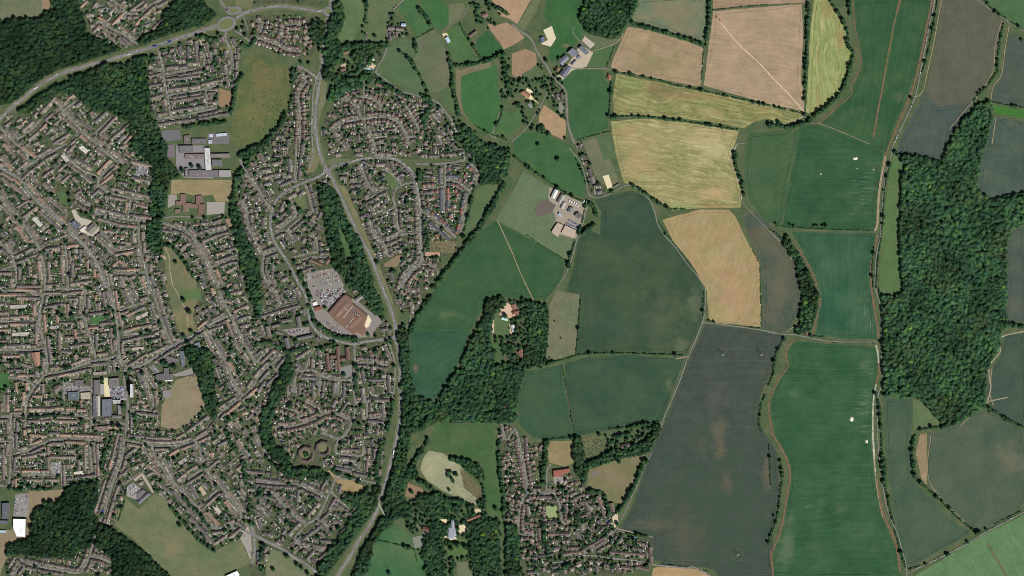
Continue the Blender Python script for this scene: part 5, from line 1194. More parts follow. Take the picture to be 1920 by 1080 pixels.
# rough margins of the crops, in the soil's own colours
zm = plain_mat('garden_soil_and_lawn', (92, 94, 74), .95, .4, 2.2, .05, (66, 78, 52), 9)
for i, (s,) in enumerate(rows(ZONES)):
    poly = pts('-', s); fill(ZONEM, poly); sheet_obj('lawn', organic(poly, 14, .6), .04+.005*i, zm)
litter = plain_mat('woodland_floor', (44, 60, 38), .95, .25, 5, .05)
WP = []
for i, (k, s) in enumerate(rows(WOODS)):
    poly = pts('-', s); fill(WOODM, poly); WP.append(poly); sheet_obj('woodland_floor', organic(poly, 8, 1.2), .45+.002*i, litter)
g = {}
PAVP = rows(PAVED)
for i, (sh, c, s) in enumerate(PAVP):
    poly = pts(sh, s); fill(PAVEDM, poly); q = Geo(); vs_ = [P(x, y, .58+.003*i) for x, y in organic(poly, 14, .25, False)]
    for t_ in tess(vs_): q.face([vs_[k] for k in t_], 0, lin(tuple(map(float, c.split(',')))))
    V, L, S, M, T = q.arr()
    tag(link('paving', mesh_from('paving', (V, L, S, M, T), [M_HARD])), kind='structure')
COLS = dict(straw=((206, 180, 150), (196, 170, 142)), soil=((124, 98, 80), (108, 92, 72)), dust=((158, 140, 114), (140, 128, 102)), chalk=((190, 182, 162), (140, 142, 114)), clay=((112, 100, 72), (92, 96, 66)), path=((160, 150, 128), (146, 138, 116)))
TM = {k: plain_mat('track_'+k, a, .95, .2, 5, .05, b, 16) for k, (a, b) in COLS.items()}
for i, (sh, k, w_, s) in enumerate(rows(TRACKS)):
    q = Geo(); pl = smooth(extend(pts(sh, s)) if sh != '-' else pts(sh, s), 3); ribbon(q, pl, float(w_), .74+.002*i, jit=.28)
    tag(link('path', mesh_from('path', q.arr(), [TM[k]])), kind='structure')
# headland wheel marks follow the edges of the crops
def inset0(p, d):
    a = sum(p[i][0]*p[(i+1) % len(p)][1]-p[(i+1) % len(p)][0]*p[i][1] for i in range(len(p))); sg = 1 if a > 0 else -1; out = []; n = len(p)
    for i in range(n):
        A, B, C = p[i-1], p[i], p[(i+1) % n]; l1 = math.dist(A, B) or 1; l2 = math.dist(B, C) or 1
        n1 = (-(B[1]-A[1])/l1*sg, (B[0]-A[0])/l1*sg); n2 = (-(C[1]-B[1])/l2*sg, (C[0]-B[0])/l2*sg); s_ = (n1[0]+n2[0], n1[1]+n2[1]); q = max(.6, s_[0]*n1[0]+s_[1]*n1[1])
        out.append((B[0]+s_[0]*d/q, B[1]+s_[1]*d/q))
    return out
TLM = {}
for kind, poly, c in TL:
    A = abs(sum(poly[k][0]*poly[(k+1) % len(poly)][1]-poly[(k+1) % len(poly)][0]*poly[k][1] for k in range(len(poly))))/2
    if A < 1500: continue
    key = kind
    if key not in TLM: 
        base = {'crop': (48, 68, 52), 'dark': (56, 64, 56), 'stubble': (146, 124, 100), 'ripe': (116, 112, 76), 'hay': (130, 134, 104)}[kind]; TLM[key] = plain_mat('wheel_marks', base, .95, .15, 4, .05)
    for d in ((7,) if A > 9000 else (4.5,)):
        pl = push_all(inset0(poly, d)); pl = smooth(pl+[pl[0]], 4); q = Geo(); ribbon(q, pl, .42, .70, jit=.4); tag(link('path', mesh_from('path', q.arr(), [TLM[key]])), kind='structure')
# ------------------------------------------------------------ roads
ST = []
for sh, ty, w_, s in rows(STREETS):
    ST.append((ty, float(w_), smooth(extend(pts(sh, s)), 4)))
rg, pg, vg, lg, hw, mk = Geo(), Geo(), Geo(), Geo(), Geo(), Geo()
CX, CY = 480, 270
ND = np.full((CY, CX), 1e9); NA = np.zeros((CY, CX)); NT = np.full((CY, CX), -1)
for i, (ty, w_, pl) in enumerate(ST):
    z = 1.0+i*.002; town = ty != 'n' or any(at(ZONEM, *p) for p in pl[len(pl)//2:len(pl)//2+1])
    name = 'street'
    q = Geo(); main = w_ >= 3.3; ribbon(q, pl, w_*(.92 if not main else 1), z)
    mm = M_HIGHWAY if main else (M_ROAD if town else M_LANE)
    tag(link('road', mesh_from('road', q.arr(), [mm])), kind='structure')
    if main and w_ > 3.9: ribbon(vg, pl, w_+7, .80+.001*i, jit=.15)
    elif town: ribbon(pg, pl, w_+2.0, .86+.001*i, jit=.1)
    if main:
        acc = 0.0
        for (ax, ay), (bx, by) in zip(pl, pl[1:]):
            ribbon(mk, [(ax+(bx-ax)*.3, ay+(by-ay)*.3), (ax+(bx-ax)*.7, ay+(by-ay)*.7)], .09, 1.5)
    stamp_line(ROADM, pl, w_+1.6)
    for (ax, ay), (bx, by) in zip(pl, pl[1:]):
        x0, x1 = int(max(0, (min(ax, bx)-45)/4)), int(min(CX-1, (max(ax, bx)+45)/4)); y0, y1 = int(max(0, (min(ay, by)-45)/4)), int(min(CY-1, (max(ay, by)+45)/4))
        if x1 < x0 or y1 < y0: continue
        X, Y = np.meshgrid(np.arange(x0, x1+1)*4+2, np.arange(y0, y1+1)*4+2); L2 = (bx-ax)**2+(by-ay)**2 or 1
        t = np.clip(((X-ax)*(bx-ax)+(Y-ay)*(by-ay))/L2, 0, 1); d = np.hypot(X-ax-t*(bx-ax), Y-ay-t*(by-ay))
        sel = d < ND[y0:y1+1, x0:x1+1]; ND[y0:y1+1, x0:x1+1][sel] = d[sel]; NA[y0:y1+1, x0:x1+1][sel] = math.atan2(by-ay, bx-ax); NT[y0:y1+1, x0:x1+1][sel] = i
def near_road(x, y):
    j, i = min(CX-1, max(0, int(x/4))), min(CY-1, max(0, int(y/4))); return ND[i, j], NA[i, j], NT[i, j]
for nm, q, m in (('pavement', pg, M_PAVE), ('verge', vg, M_VERGE), ('road_markings', mk, M_WHITE)):
    tag(link(nm, mesh_from(nm, q.arr(), [m])), kind='structure')
# roundabouts: ring, island
IS = Geo(); RA = Geo()
for cx, cy, rx, ry, rot in ((424, 45, 19, 14, -.35), (439, 20, 14, 8, -.2), (616, 21, 9.5, 9.5, 0), (613, 321, 8, 6, 0), (741, 633, 6, 5, 0), (235, 695, 3, 3, 0)):
    disc(RA, cx, cy, rx, ry, 1.54, rot=rot)
    if rx > 7 and (cx, cy) != (613, 321): disc(IS, cx, cy, rx-4.6, ry-4.4, 1.6, t=lin((104, 110, 72)), rot=rot)
    fill(ROADM, [(cx+rx*math.cos(a/3), cy+ry*math.sin(a/3)) for a in range(19)])
tag(link('road', mesh_from('road', RA.arr(), [M_HIGHWAY])), kind='structure')
tag(link('verge', mesh_from('verge', IS.arr(), [M_HARD])), kind='structure')
OCC |= ROADM
# ------------------------------------------------------------ large buildings
def ccw(p):
    a = sum(p[i][0]*p[(i+1) % len(p)][1]-p[(i+1) % len(p)][0]*p[i][1] for i in range(len(p))); return p if a > 0 else p[::-1]
def inset(p, d):
    n = len(p); out = []
    for i in range(n):
        a, b, c = p[i-1], p[i], p[(i+1) % n]
        def nrm(u, v): L = math.hypot(v[0]-u[0], v[1]-u[1]) or 1; return (-(v[1]-u[1])/L, (v[0]-u[0])/L)
        n1, n2 = nrm(a, b), nrm(b, c); s = (n1[0]+n2[0], n1[1]+n2[1]); q = s[0]*n1[0]+s[1]*n1[1] or 1
        k = max(-2.5, min(2.5, 1/max(.3, q)*1.0)); out.append((b[0]+s[0]*d*k, b[1]+s[1]*d*k))
    return out
WALLS = [lin(c) for c in ((150, 118, 98), (168, 150, 130), (196, 186, 168), (140, 104, 84), (180, 172, 160))]
def big(name, h, col, form, poly, label, cat):
    fill(OCC, poly); p = ccw([P(x, y)[:2] for x, y in poly]); cx = sum(q[0] for q in p)/len(p); cy = sum(q[1] for q in p)/len(p)
    e = bpy.data.objects.new(name, None); SC.collection.objects.link(e); e.location = (cx, cy, 0); tag(e, label, cat)
    p = [(a-cx, b-cy) for a, b in p]; n = len(p); wc = random.choice(WALLS); col = lin(col)
    if form == 'gable' and n != 4: form = 'mansard'
    W = Geo(); W2 = Geo(); Rf = Geo(); X = Geo(); D = Geo()
    for i in range(n):
        a, b = p[i], p[(i+1) % n]; W.face([(a[0], a[1], 0), (b[0], b[1], 0), (b[0], b[1], h), (a[0], a[1], h)], 0, wc)
        L = math.hypot(b[0]-a[0], b[1]-a[1]); ux, uy = (b[0]-a[0])/(L or 1), (b[1]-a[1])/(L or 1); ox, oy = uy*.06, -ux*.06
        for fl in range(max(1, int(h/3.2))):
            z0 = 1.0+fl*3.0
            if z0+1.3 > h: break
            k = int(L/3.2)
            for j in range(min(k, 24)):
                s0 = (j+.5)*L/min(k, 24)-.6; q0 = (a[0]+ux*s0+ox, a[1]+uy*s0+oy); q1 = (q0[0]+ux*1.2, q0[1]+uy*1.2)
                W2.face([(*q0, z0), (*q1, z0), (*q1, z0+1.3), (*q0, z0+1.3)], 0, (.03, .035, .04))
    if n == 4:
        l01 = math.dist(p[0], p[1]); l12 = math.dist(p[1], p[2])
        if l01 < l12: p = p[1:]+p[:1]
    if form == 'flat':
        q = inset(p, .5)
        for i in range(n):
            j = (i+1) % n
            Rf.face([(*p[i], h+.35), (*p[j], h+.35), (*q[j], h+.35), (*q[i], h+.35)], 0, tuple(min(.8, c*1.15) for c in col))
            Rf.face([(*p[i], h), (*p[j], h), (*p[j], h+.35), (*p[i], h+.35)], 0, tuple(min(.8, c*1.15) for c in col))
            Rf.face([(*q[j], h), (*q[i], h), (*q[i], h+.35), (*q[j], h+.35)], 0, col)
        for t_ in tess([(*c, h) for c in q]): Rf.face([(*q[k], h) for k in t_], 0, col)
        A = max(math.dist(p[0], p[1]), 6); kx = int(A/9)
        for j in range(min(kx, 9)):
            t = (j+.5)/max(1, min(kx, 9)); c0 = (p[0][0]*(1-t)+p[1][0]*t, p[0][1]*(1-t)+p[1][1]*t)
            m_ = ((p[2][0]+p[3 % n][0])/2, (p[2][1]+p[3 % n][1])/2); u = random.uniform(.25, .6)
            x, y = c0[0]*(1-u)+m_[0]*u, c0[1]*(1-u)+m_[1]*u
            s = random.uniform(.8, 1.7); D.box(x-s, x+s, y-s*.7, y+s*.7, h+.01, h+random.uniform(.6, 1.3), 0, random.choice([(.55, .55, .55), (.08, .08, .09), (.3, .3, .32)]))
    elif form == 'gable':
        o = .4; a, b, c, d = p; rh = min(4.5, math.dist(b, c)*.28)
        m1 = ((a[0]+d[0])/2, (a[1]+d[1])/2); m2 = ((b[0]+c[0])/2, (b[1]+c[1])/2)
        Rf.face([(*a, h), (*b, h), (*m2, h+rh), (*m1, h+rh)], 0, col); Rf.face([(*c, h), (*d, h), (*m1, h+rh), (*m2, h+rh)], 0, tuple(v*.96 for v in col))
        W.face([(*b, h), (*c, h), (*m2, h+rh)], 0, wc); W.face([(*d, h), (*a, h), (*m1, h+rh)], 0, wc)
        L = math.dist(m1, m2); k = max(1, int(L/14))
        for j in range(k):
            t = (j+.5)/k; x, y = m1[0]*(1-t)+m2[0]*t, m1[1]*(1-t)+m2[1]*t
            if 'barn' in name: 
                u = .45; x, y = x*(1-u)+(a[0]*(1-t)+b[0]*t)*u, y*(1-u)+(a[1]*(1-t)+b[1]*t)*u
                D.box(x-1.4, x+1.4, y-.6, y+.6, h+rh*.45, h+rh*.72, 0, (.5, .52, .52))
            else: D.box(x-.6, x+.6, y-.45, y+.45, h+rh-.6, h+rh+1.2, 0, (.2, .12, .09))
        if name == 'church':
            x, y = m1; s = 3.2; D.box(x-s, x+s, y-s, y+s, 0, 16, 0, lin((150, 142, 128))); D.box(x-s+.6, x+s-.6, y-s+.6, y+s-.6, 16, 16.4, 0, lin((110, 106, 100)))
        if name == 'mansion':
            for (x, y) in (m1, m2, a, b, c, d):
                for r_, z1 in ((3.0, h+4),): D.box(x-r_, x+r_, y-r_, y+r_, 0, z1, 0, lin((170, 168, 170))); D.box(x-r_+.8, x+r_-.8, y-r_+.8, y+r_-.8, z1, z1+1.2, 0, lin((96, 98, 108)))
    else:
        q = inset(p, 4.2 if h > 7 else 2.6); rh = 2.6
        for i in range(n):
            j = (i+1) % n; Rf.face([(*p[i], h), (*p[j], h), (*q[j], h+rh), (*q[i], h+rh)], 0, col)
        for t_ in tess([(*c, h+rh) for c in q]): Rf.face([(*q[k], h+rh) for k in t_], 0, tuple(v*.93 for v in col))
        if name == 'supermarket':
            def w2l(px, py): v = P(px, py); return v[0]-cx, v[1]-cy
            def seg(x0, y0, x1, y1, wd, z0, z1, c, geo):
                (ax, ay), (bx, by) = w2l(x0, y0), w2l(x1, y1); L = math.hypot(bx-ax, by-ay); ux, uy = (bx-ax)/L*1, (by-ay)/L; nx, ny = -uy*wd/2, ux*wd/2
                r4 = [(ax+nx, ay+ny), (bx+nx, by+ny), (bx-nx, by-ny), (ax-nx, ay-ny)]; r4 = r4 if True else r4
                geo.face([(*v, z1) for v in r4[::-1]], 0, c)
                for k in range(4): a_, b_ = r4[k], r4[(k+1) % 4]; geo.face([(*b_, z0), (*a_, z0), (*a_, z1), (*b_, z1)], 0, c)
            for s in ((644, 596, 662, 573, 1.4), (649, 614, 664, 596, 1.4), (643, 576, 652, 582, 1.2)): seg(*s, h+rh-.4, h+rh+1.0, (.6, .6, .58), X)
            for s in ((632, 592, 640, 584, 6), (662, 583, 679, 596, 7)): 
                seg(*s, h+rh, h+rh+.25, (.045, .045, .05), X)
                for k in range(5): t = (k+.5)/5; x, y = s[0]+(s[2]-s[0])*t, s[1]+(s[3]-s[1])*t; seg(x-.4, y-.4, x+.4, y+.5, 3.6, h+rh+.3, h+rh+1.6, random.choice([(.7, .7, .7), (.45, .45, .47)]), X)
            for (x0, y0, x1, y1, dx, dy) in ((626, 600, 646, 617, 3, 2), (652, 616, 662, 624, 3, 2), (674, 575, 684, 585, 3, 2), (668, 616, 676, 622, 3, 2)):
                for k in range(4): t = k/3; x, y = x0+(x1-x0)*t, y0+(y1-y0)*t; seg(x, y, x+.7, y+.9, 1.2, h+rh, h+rh+.9, (.06, .05, .05), D)
            # hipped ridges over the two halves
            for (x0, y0, x1, y1, wd) in ((628, 594, 652, 567, 22), (655, 612, 678, 592, 24)):
                (ax, ay), (bx, by) = w2l(x0, y0), w2l(x1, y1); L = math.hypot(bx-ax, by-ay); ux, uy = (bx-ax)/L, (by-ay)/L; nx, ny = -uy*wd/2, ux*wd/2
                for sgn in (1, -1): Rf.face([(ax, ay, h+rh+2.4), (bx, by, h+rh+2.4), (bx+nx*sgn, by+ny*sgn, h+rh+.05), (ax+nx*sgn, ay+ny*sgn, h+rh+.05)][::(-1 if sgn > 0 else 1)], 0, col)
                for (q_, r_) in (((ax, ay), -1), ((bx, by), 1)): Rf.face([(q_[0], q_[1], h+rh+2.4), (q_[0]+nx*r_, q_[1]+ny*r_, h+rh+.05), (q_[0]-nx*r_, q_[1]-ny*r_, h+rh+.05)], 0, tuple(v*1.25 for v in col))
    for f_ in range(len(W2.f)): W.face([W2.v[q_] for q_ in W2.f[f_]], 0, W2.t[f_])
    link('wall', mesh_from('wall', W.arr(), [M_WALL]), e)
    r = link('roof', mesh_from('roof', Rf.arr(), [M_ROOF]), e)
    for k in range(0, len(X.f), 5):
        q = Geo()
        for f_ in range(k, min(k+5, len(X.f))): q.face([X.v[q_] for q_ in X.f[f_]], 0, X.t[f_])
        link('roof_plant', mesh_from('roof_plant', q.arr(), [M_HARD]), r)
    nm2 = {'church': 'tower', 'mansion': 'turret'}.get(name, 'roof_light' if form != 'gable' or 'barn' in name else 'chimney')
    for k in range(0, len(D.f), 5):
        q = Geo()
        for f_ in range(k, min(k+5, len(D.f))): q.face([D.v[q_] for q_ in D.f[f_]], 0, D.t[f_])
        link(nm2, mesh_from(nm2, q.arr(), [M_HARD]), r)
for sh, nm, h, c, form, s, lab, cat in rows(BIG):
    big(nm, float(h), tuple(map(float, c.split(','))), form, pts(sh, s), lab, cat)
# twin ring-shaped courtyard buildings
for cx, cy, r, lab in ((574, 852, 16.5, 'western brown octagonal ring building round a tree-filled court'), (606, 841, 15.5, 'eastern brown octagonal ring building round a lawn court')):
    e = bpy.data.objects.new('ring_building', None); SC.collection.objects.link(e); e.location = P(cx, cy); tag(e, lab, 'flats')
    W, Rf, C_ = Geo(), Geo(), Geo(); n = 8; ro, ri, h = r*U, (r-5.6)*U, 6.5; rm = (ro+ri)/2; col = lin((96, 85, 79))
    ang = [2*math.pi*i/n+.2 for i in range(n)]; pt = lambda rr, a, z: (rr*math.cos(a), rr*math.sin(a), z)
    for i in range(n):
        a, b = ang[i], ang[(i+1) % n]
        W.face([pt(ro, a, 0), pt(ro, b, 0), pt(ro, b, h), pt(ro, a, h)], 0, WALLS[3]); W.face([pt(ri, b, 0), pt(ri, a, 0), pt(ri, a, h), pt(ri, b, h)], 0, WALLS[3])
        cc = J(col, .1); Rf.face([pt(ro+.4, a, h), pt(ro+.4, b, h), pt(rm, b, h+3), pt(rm, a, h+3)], 0, cc); Rf.face([pt(ri-.3, b, h), pt(ri-.3, a, h), pt(rm, a, h+3), pt(rm, b, h+3)], 0, cc)
        x, y, _ = pt(rm, a, 0); C_.box(x-.6, x+.6, y-.5, y+.5, h+2.2, h+4, 0, (.2, .13, .1))
    C2 = Geo(); disc(C2, cx, cy, r-6.4, r-6.4, .95, t=lin((110, 112, 80)))
    tag(link('lawn', mesh_from('lawn', C2.arr(), [M_HARD])), kind='structure')
    link('wall', mesh_from('wall', W.arr(), [M_WALL]), e); rf = link('roof', mesh_from('roof', Rf.arr(), [M_ROOF]), e); link('chimney', mesh_from('chimney', C_.arr(), [M_WALL]), rf)
    fill(OCC, [(cx+(r+1)*math.cos(a/3), cy+(r+1)*math.sin(a/3)) for a in range(19)])
EX = FIELDM | WOODM | PAVEDM
OUT = EX | ~ZONEM
# ------------------------------------------------------------ houses
RC = dict(t=[(122, 110, 100), (116, 106, 98), (152, 126, 108), (106, 101, 98), (134, 118, 105), (114, 105, 97), (98, 96, 95), (126, 116, 106), (112, 104, 98)],
          s=[(102, 95, 91), (110, 101, 96), (95, 90, 89), (116, 105, 98), (100, 97, 96)],
          d=[(106, 92, 86), (100, 88, 84), (114, 98, 90), (95, 86, 84), (122, 104, 94)],
          r=[(146, 98, 82), (138, 94, 80), (94, 95, 100), (150, 106, 88), (88, 91, 97), (98, 96, 99), (92, 92, 95)])
RC = {k: [lin(c) for c in v] for k, v in RC.items()}
def row_proto(n, ty, uw=5.8, dp=8.6, h=5.6, rh=2.7):
    W, R2 = Geo(), Geo(); C2 = R2; x0 = -n*uw/2; wc = random.choice(WALLS); base = random.choice(RC[ty]); o = .35
    for i in range(n):
        a, b = x0+i*uw, x0+(i+1)*uw; c = J(random.choice(RC[ty]) if random.random() < .22 else base, .08); w1 = J(wc, .12)
        st = 0
        W.face([(a, -dp/2, 0), (b, -dp/2, 0), (b, -dp/2, h), (a, -dp/2, h)], 0, w1); W.face([(b, dp/2, 0), (a, dp/2, 0), (a, dp/2, h), (b, dp/2, h)], 0, w1)
        for yy, sg in ((-dp/2-.05, 1), (dp/2+.05, -1)):
            for z0 in (1.0, 3.5):
                q = [(a+1, yy, z0), (a+2.8, yy, z0), (a+2.8, yy, z0+1.2), (a+1, yy, z0+1.2)]; W.face(q if sg > 0 else q[::-1], 0, (.04, .045, .05))
        aa, bb = (a-o if i == 0 else a), (b+o if i == n-1 else b)
        R2.face([(aa, -dp/2-o, h-.2), (bb, -dp/2-o, h-.2), (bb, 0, h+rh), (aa, 0, h+rh)], 0, c); R2.face([(bb, dp/2+o, h-.2), (aa, dp/2+o, h-.2), (aa, 0, h+rh), (bb, 0, h+rh)], 0, c)
        if i % 2 == 0: C2.box(b-.5, b+.5, -.4, .5, h+rh-.8, h+rh+1.0, 0, (.22, .13, .1))
        if random.random() < .45 and ty != 'r':      # rear extension
            k = random.uniform(2, 3.4); zc = random.choice([(.5, .5, .5), (.12, .11, .1), (.22, .2, .18), J(c)])
            W.box(a+.4, b-1.4, dp/2, dp/2+k, 0, 2.7, 0, w1); R2.face([(a+.3, dp/2+.04, 2.74), (b-1.3, dp/2+.04, 2.74), (b-1.3, dp/2+k+.1, 2.74), (a+.3, dp/2+k+.1, 2.74)], 0, zc)
        if ty in ('d', 'r') and random.random() < .6:    # front cross gable
            m_ = (a+b)/2+random.uniform(-1, 1); y1 = -dp/2-1.6
            W.box(m_-1.9, m_+1.9, y1, -dp/2, 0, h-.2, 0, w1)
            R2.face([(m_-2.1, y1-.2, h-.3), (m_, y1-.2, h+1.5), (m_, 0, h+1.5), (m_-2.1, -.4, h-.3)], 0, c); R2.face([(m_, y1-.2, h+1.5), (m_+2.1, y1-.2, h-.3), (m_+2.1, -.4, h-.3), (m_, 0, h+1.5)], 0, c)
    for x, s in ((x0, -1), (-x0, 1)):
        q = [(x, -dp/2, 0), (x, dp/2, 0), (x, dp/2, h), (x, 0, h+rh-.15), (x, -dp/2, h)]; W.face(q if s > 0 else q[::-1], 0, J(wc, .08))
    return dict(wall=W.arr(), roof=R2.arr())
PC = {}
def proto(n, ty):
    k = (n, ty, random.randrange(5)); 
    if k not in PC: PC[k] = row_proto(n, ty, uw=5.8 if ty in 't' else (7 if ty in 's' else (9 if n == 1 else 6.5)), dp=8.6 if ty == 't' else 9.0)
    return PC[k]
def roofword(pr):
    t = pr['roof'][4][:2].mean(0); 
    if t[0] > .24 and t[0]/t[2] > 3: return 'red-roofed'
    if t[0]/t[2] > 1.9: return 'tan-roofed' if t[0] > .2 else 'brown-roofed'
    if t[0]/t[2] > 1.25: return 'brown-grey roofed' 
    return 'grey-roofed'
HOUSES = {'terrace_row': [], 'house_pair': [], 'detached_house': []}
GQ = Geo(); SHED = []; BUSH = []; TREEL = []; CARS = []
GC = [lin(c) for c in ((78, 94, 62), (88, 102, 68), (68, 86, 56), (108, 107, 82), (130, 121, 100), (146, 138, 122), (98, 98, 76), (62, 82, 54), (156, 148, 134), (78, 92, 62), (122, 114, 92), (98, 110, 72), (74, 92, 60), (114, 108, 86))]
FC = [lin(c) for c in ((146, 140, 128), (164, 156, 138), (126, 124, 118), (96, 104, 76), (140, 130, 116), (180, 172, 152), (80, 96, 62))]
MAXB = 11.0
def gardens(cx, cy, ux, uy, L, D, n, bx, by):
    """strips behind (b = direction of the back) and in front of a row"""
    for i in range(n):
        t = ((i+.5)/n-.5)*L; x, y = cx+ux*t, cy+uy*t; w_ = L/n
        ln = 0.0
        while ln < MAXB and not at(OCC, x+bx*(D/2+ln+.7), y+by*(D/2+ln+.7)) and not at(OUT, x+bx*(D/2+ln+.7), y+by*(D/2+ln+.7)): ln += .5
        def strip(s, e, c, ww=w_, sh=0.0):
            q = [(x+ux*(a*ww/2+sh)+bx*b, y+uy*(a*ww/2+sh)+by*b) for a, b in ((-.93, s), (.93, s), (.93, e), (-.93, e))]
            A = sum(q[k][0]*q[(k+1) % 4][1]-q[(k+1) % 4][0]*q[k][1] for k in range(4)); q = q[::-1] if A > 0 else q
            GQ.face([P(a, b, .60+random.random()*.12) for a, b in q], 0, c)
        if ln > 1.5:
            pat = random.uniform(.9, 2.6); strip(D/2, D/2+min(pat, ln), random.choice(GC[4:6]+GC[8:9]+FC[:3]))
            if ln > pat: strip(D/2+pat, D/2+ln, J(random.choice(GC), .15))
            if ln > 5 and random.random() < .5: e0 = D/2+ln*random.uniform(.5, .8); strip(e0, D/2+ln, J(random.choice(GC), .2))
            if random.random() < .5 and ln > 3:
                s = D/2+ln-random.uniform(.8, 1.6); o = random.choice((-1, 1))*w_*.22; SHED.append((x+ux*o+bx*s, y+uy*o+by*s, math.atan2(-uy, ux)))
            if random.random() < .28: s = D/2+random.uniform(.8, 1.6); SHED.append((x+bx*s, y+by*s, math.atan2(-uy, ux)))
            for _ in range(3):
                if random.random() < .62: 
                    s = D/2+1.5+random.random()*max(.5, ln-1.5); o = random.choice((-1, 1))*w_*.46; BUSH.append((x+ux*o+bx*s, y+uy*o+by*s, random.uniform(.45, 1.05)))
            if random.random() < .20 and ln > 3.5: s = D/2+ln*random.uniform(.6, 1); TREEL.append((x+bx*s, y+by*s, random.uniform(1.3, 2.6)))
        if ln > 2.5:
            m_ = D/2+ln/2; FN.append((x+ux*w_/2+bx*m_, y+uy*w_/2+by*m_, math.atan2(-by, bx), ln*U))
            if random.random() < .5: FN.append((x+bx*(D/2+ln), y+by*(D/2+ln), math.atan2(-uy, ux), w_*U))
        fl = 0.0
        while fl < 3.2 and not at(OCC, x-bx*(D/2+fl+.7), y-by*(D/2+fl+.7)): fl += .5
        if fl > .7:
            strip(-D/2-fl, -D/2, J(random.choice(FC), .12))
            if random.random() < .3 and fl > 2: CARS.append((x-bx*(D/2+fl-.9)+ux*.4, y-by*(D/2+fl-.9)+uy*.4, math.atan2(-by, bx)))
            elif random.random() < .3: BUSH.append((x-bx*(D/2+fl)+ux*w_*.4, y-by*(D/2+fl)+uy*w_*.4, random.uniform(.4, .8)))
GL = []; FN = []
def place(cx, cy, ux, uy, L, D, n, ty, bx, by, kind):
    fill(OCC, rect_pts(cx, cy, ux, uy, L, D)); pr = proto(n, ty)
    W0 = pr['roof'][0][:, 0]; full = (W0.max()-W0.min())-.7
    # local +y is the back; map frame flips y
    wx, wy = bx, -by; rot = math.atan2(wy, wx)-math.pi/2
    m = xf(*P(cx, cy), rot, L*U/full, D*U/8.8, random.uniform(.92, 1.1))
    nm = {'terrace_row': 'terrace row', 'house_pair': 'semi-detached pair', 'detached_house': 'detached house'}[kind]
    if kind == 'terrace_row': sz = 'long' if L > 24 else ('mid-length' if L > 15 else 'short'); d = '%s %s %s' % (sz, roofword(pr), nm)
    else: d = '%s %s' % (roofword(pr), nm)
    HOUSES[kind].append(dict(x=cx, y=cy, m=m, parts=pr, size=L*D, desc=d)); GL.append((cx, cy, ux, uy, L, D, n, bx, by))
BLK = OCC | EX
for sh, s in rows(ROWS):
    v = s.split()
    for t in v:
        a = [float(q) for q in t.split(',')]; ox, oy = TILE[sh]
        x0, y0, x1, y1 = ox+a[0]/4, oy+a[1]/4, ox+a[2]/4, oy+a[3]/4; L = math.hypot(x1-x0, y1-y0); ux, uy = (x1-x0)/L, (y1-y0)/L
        cx, cy = (x0+x1)/2, (y0+y1)/2; D = 5.0
        # nudge off the carriageway
        best = None
        for s_ in (0, .8, -.8, 1.6, -1.6, 2.4, -2.4, 3.4, -3.4):
            X, Y = cx-uy*s_, cy+ux*s_
            bad = sum(at(OCC, X+ux*(i/12-.5)*L+uy*j, Y+uy*(i/12-.5)*L-ux*j) for i in range(13) for j in (-2.3, 0, 2.3))
            if best is None or bad < best[0]: best = (bad, X, Y)
        cx, cy = best[1:]
        if best[0] > 13: continue
        d1, _, _ = near_road(cx-uy*6, cy+ux*6); d2, _, _ = near_road(cx+uy*6, cy-ux*6)
        bx, by = (-uy, ux) if d1 > d2 else (uy, -ux)
        n = max(2, round(L/3.3)); parts = 1 if n <= 9 else math.ceil(n/8)
        for k in range(parts):
            l = L/parts; t_ = (k+.5)/parts-.5; n_ = max(2, round(l/3.3)); off = random.uniform(-.5, .5) if parts > 1 else 0
            X, Y = cx+ux*t_*L+bx*off, cy+uy*t_*L+by*off
            if sh in 'FJN' or (sh == 'A' and x0 > 275): ty_ = 's' if sh != 'F' else ('r' if x0 > 790 and y0 < 460 else 's')
            else: ty_ = 't'
            if sh == 'O': ty_ = 'd'
            place(X, Y, ux, uy, l-.15, D, n_, ty_, bx, by, 'terrace_row' if n_ > 2 else 'house_pair')
def walk(pl, d0=0.0):
    cum = [0]
    for a, b in zip(pl, pl[1:]): cum.append(cum[-1]+math.hypot(b[0]-a[0], b[1]-a[1]))
    def f(s):
        for i in range(len(pl)-1):
            if s <= cum[i+1] or i == len(pl)-2:
                d = (cum[i+1]-cum[i]) or 1; t = (s-cum[i])/d; a, b = pl[i], pl[i+1]; return a[0]+(b[0]-a[0])*t, a[1]+(b[1]-a[1])*t, (b[0]-a[0])/d, (b[1]-a[1])/d
    return cum[-1], f
def block_len(ty):
    if ty == 't': n = random.choice((4, 5, 6, 6, 7, 8)); return n, n*3.3, 'terrace_row', 1.2
    if ty == 's': 
        if random.random() < .3: n = random.choice((3, 4)); return n, n*3.4, 'terrace_row', 1.6
        return 2, random.uniform(7, 7.8), 'house_pair', 1.9
    if ty == 'r': 
        n = random.choice((1, 2, 2, 3)); return n, (5.2 if n == 1 else n*3.4), {1: 'detached_house', 2: 'house_pair', 3: 'terrace_row'}[n], 1.5
    n = 1 if random.random() < .72 else 2; return n, (random.uniform(4.8, 6) if n == 1 else 7.2), 'detached_house' if n == 1 else 'house_pair', 1.5
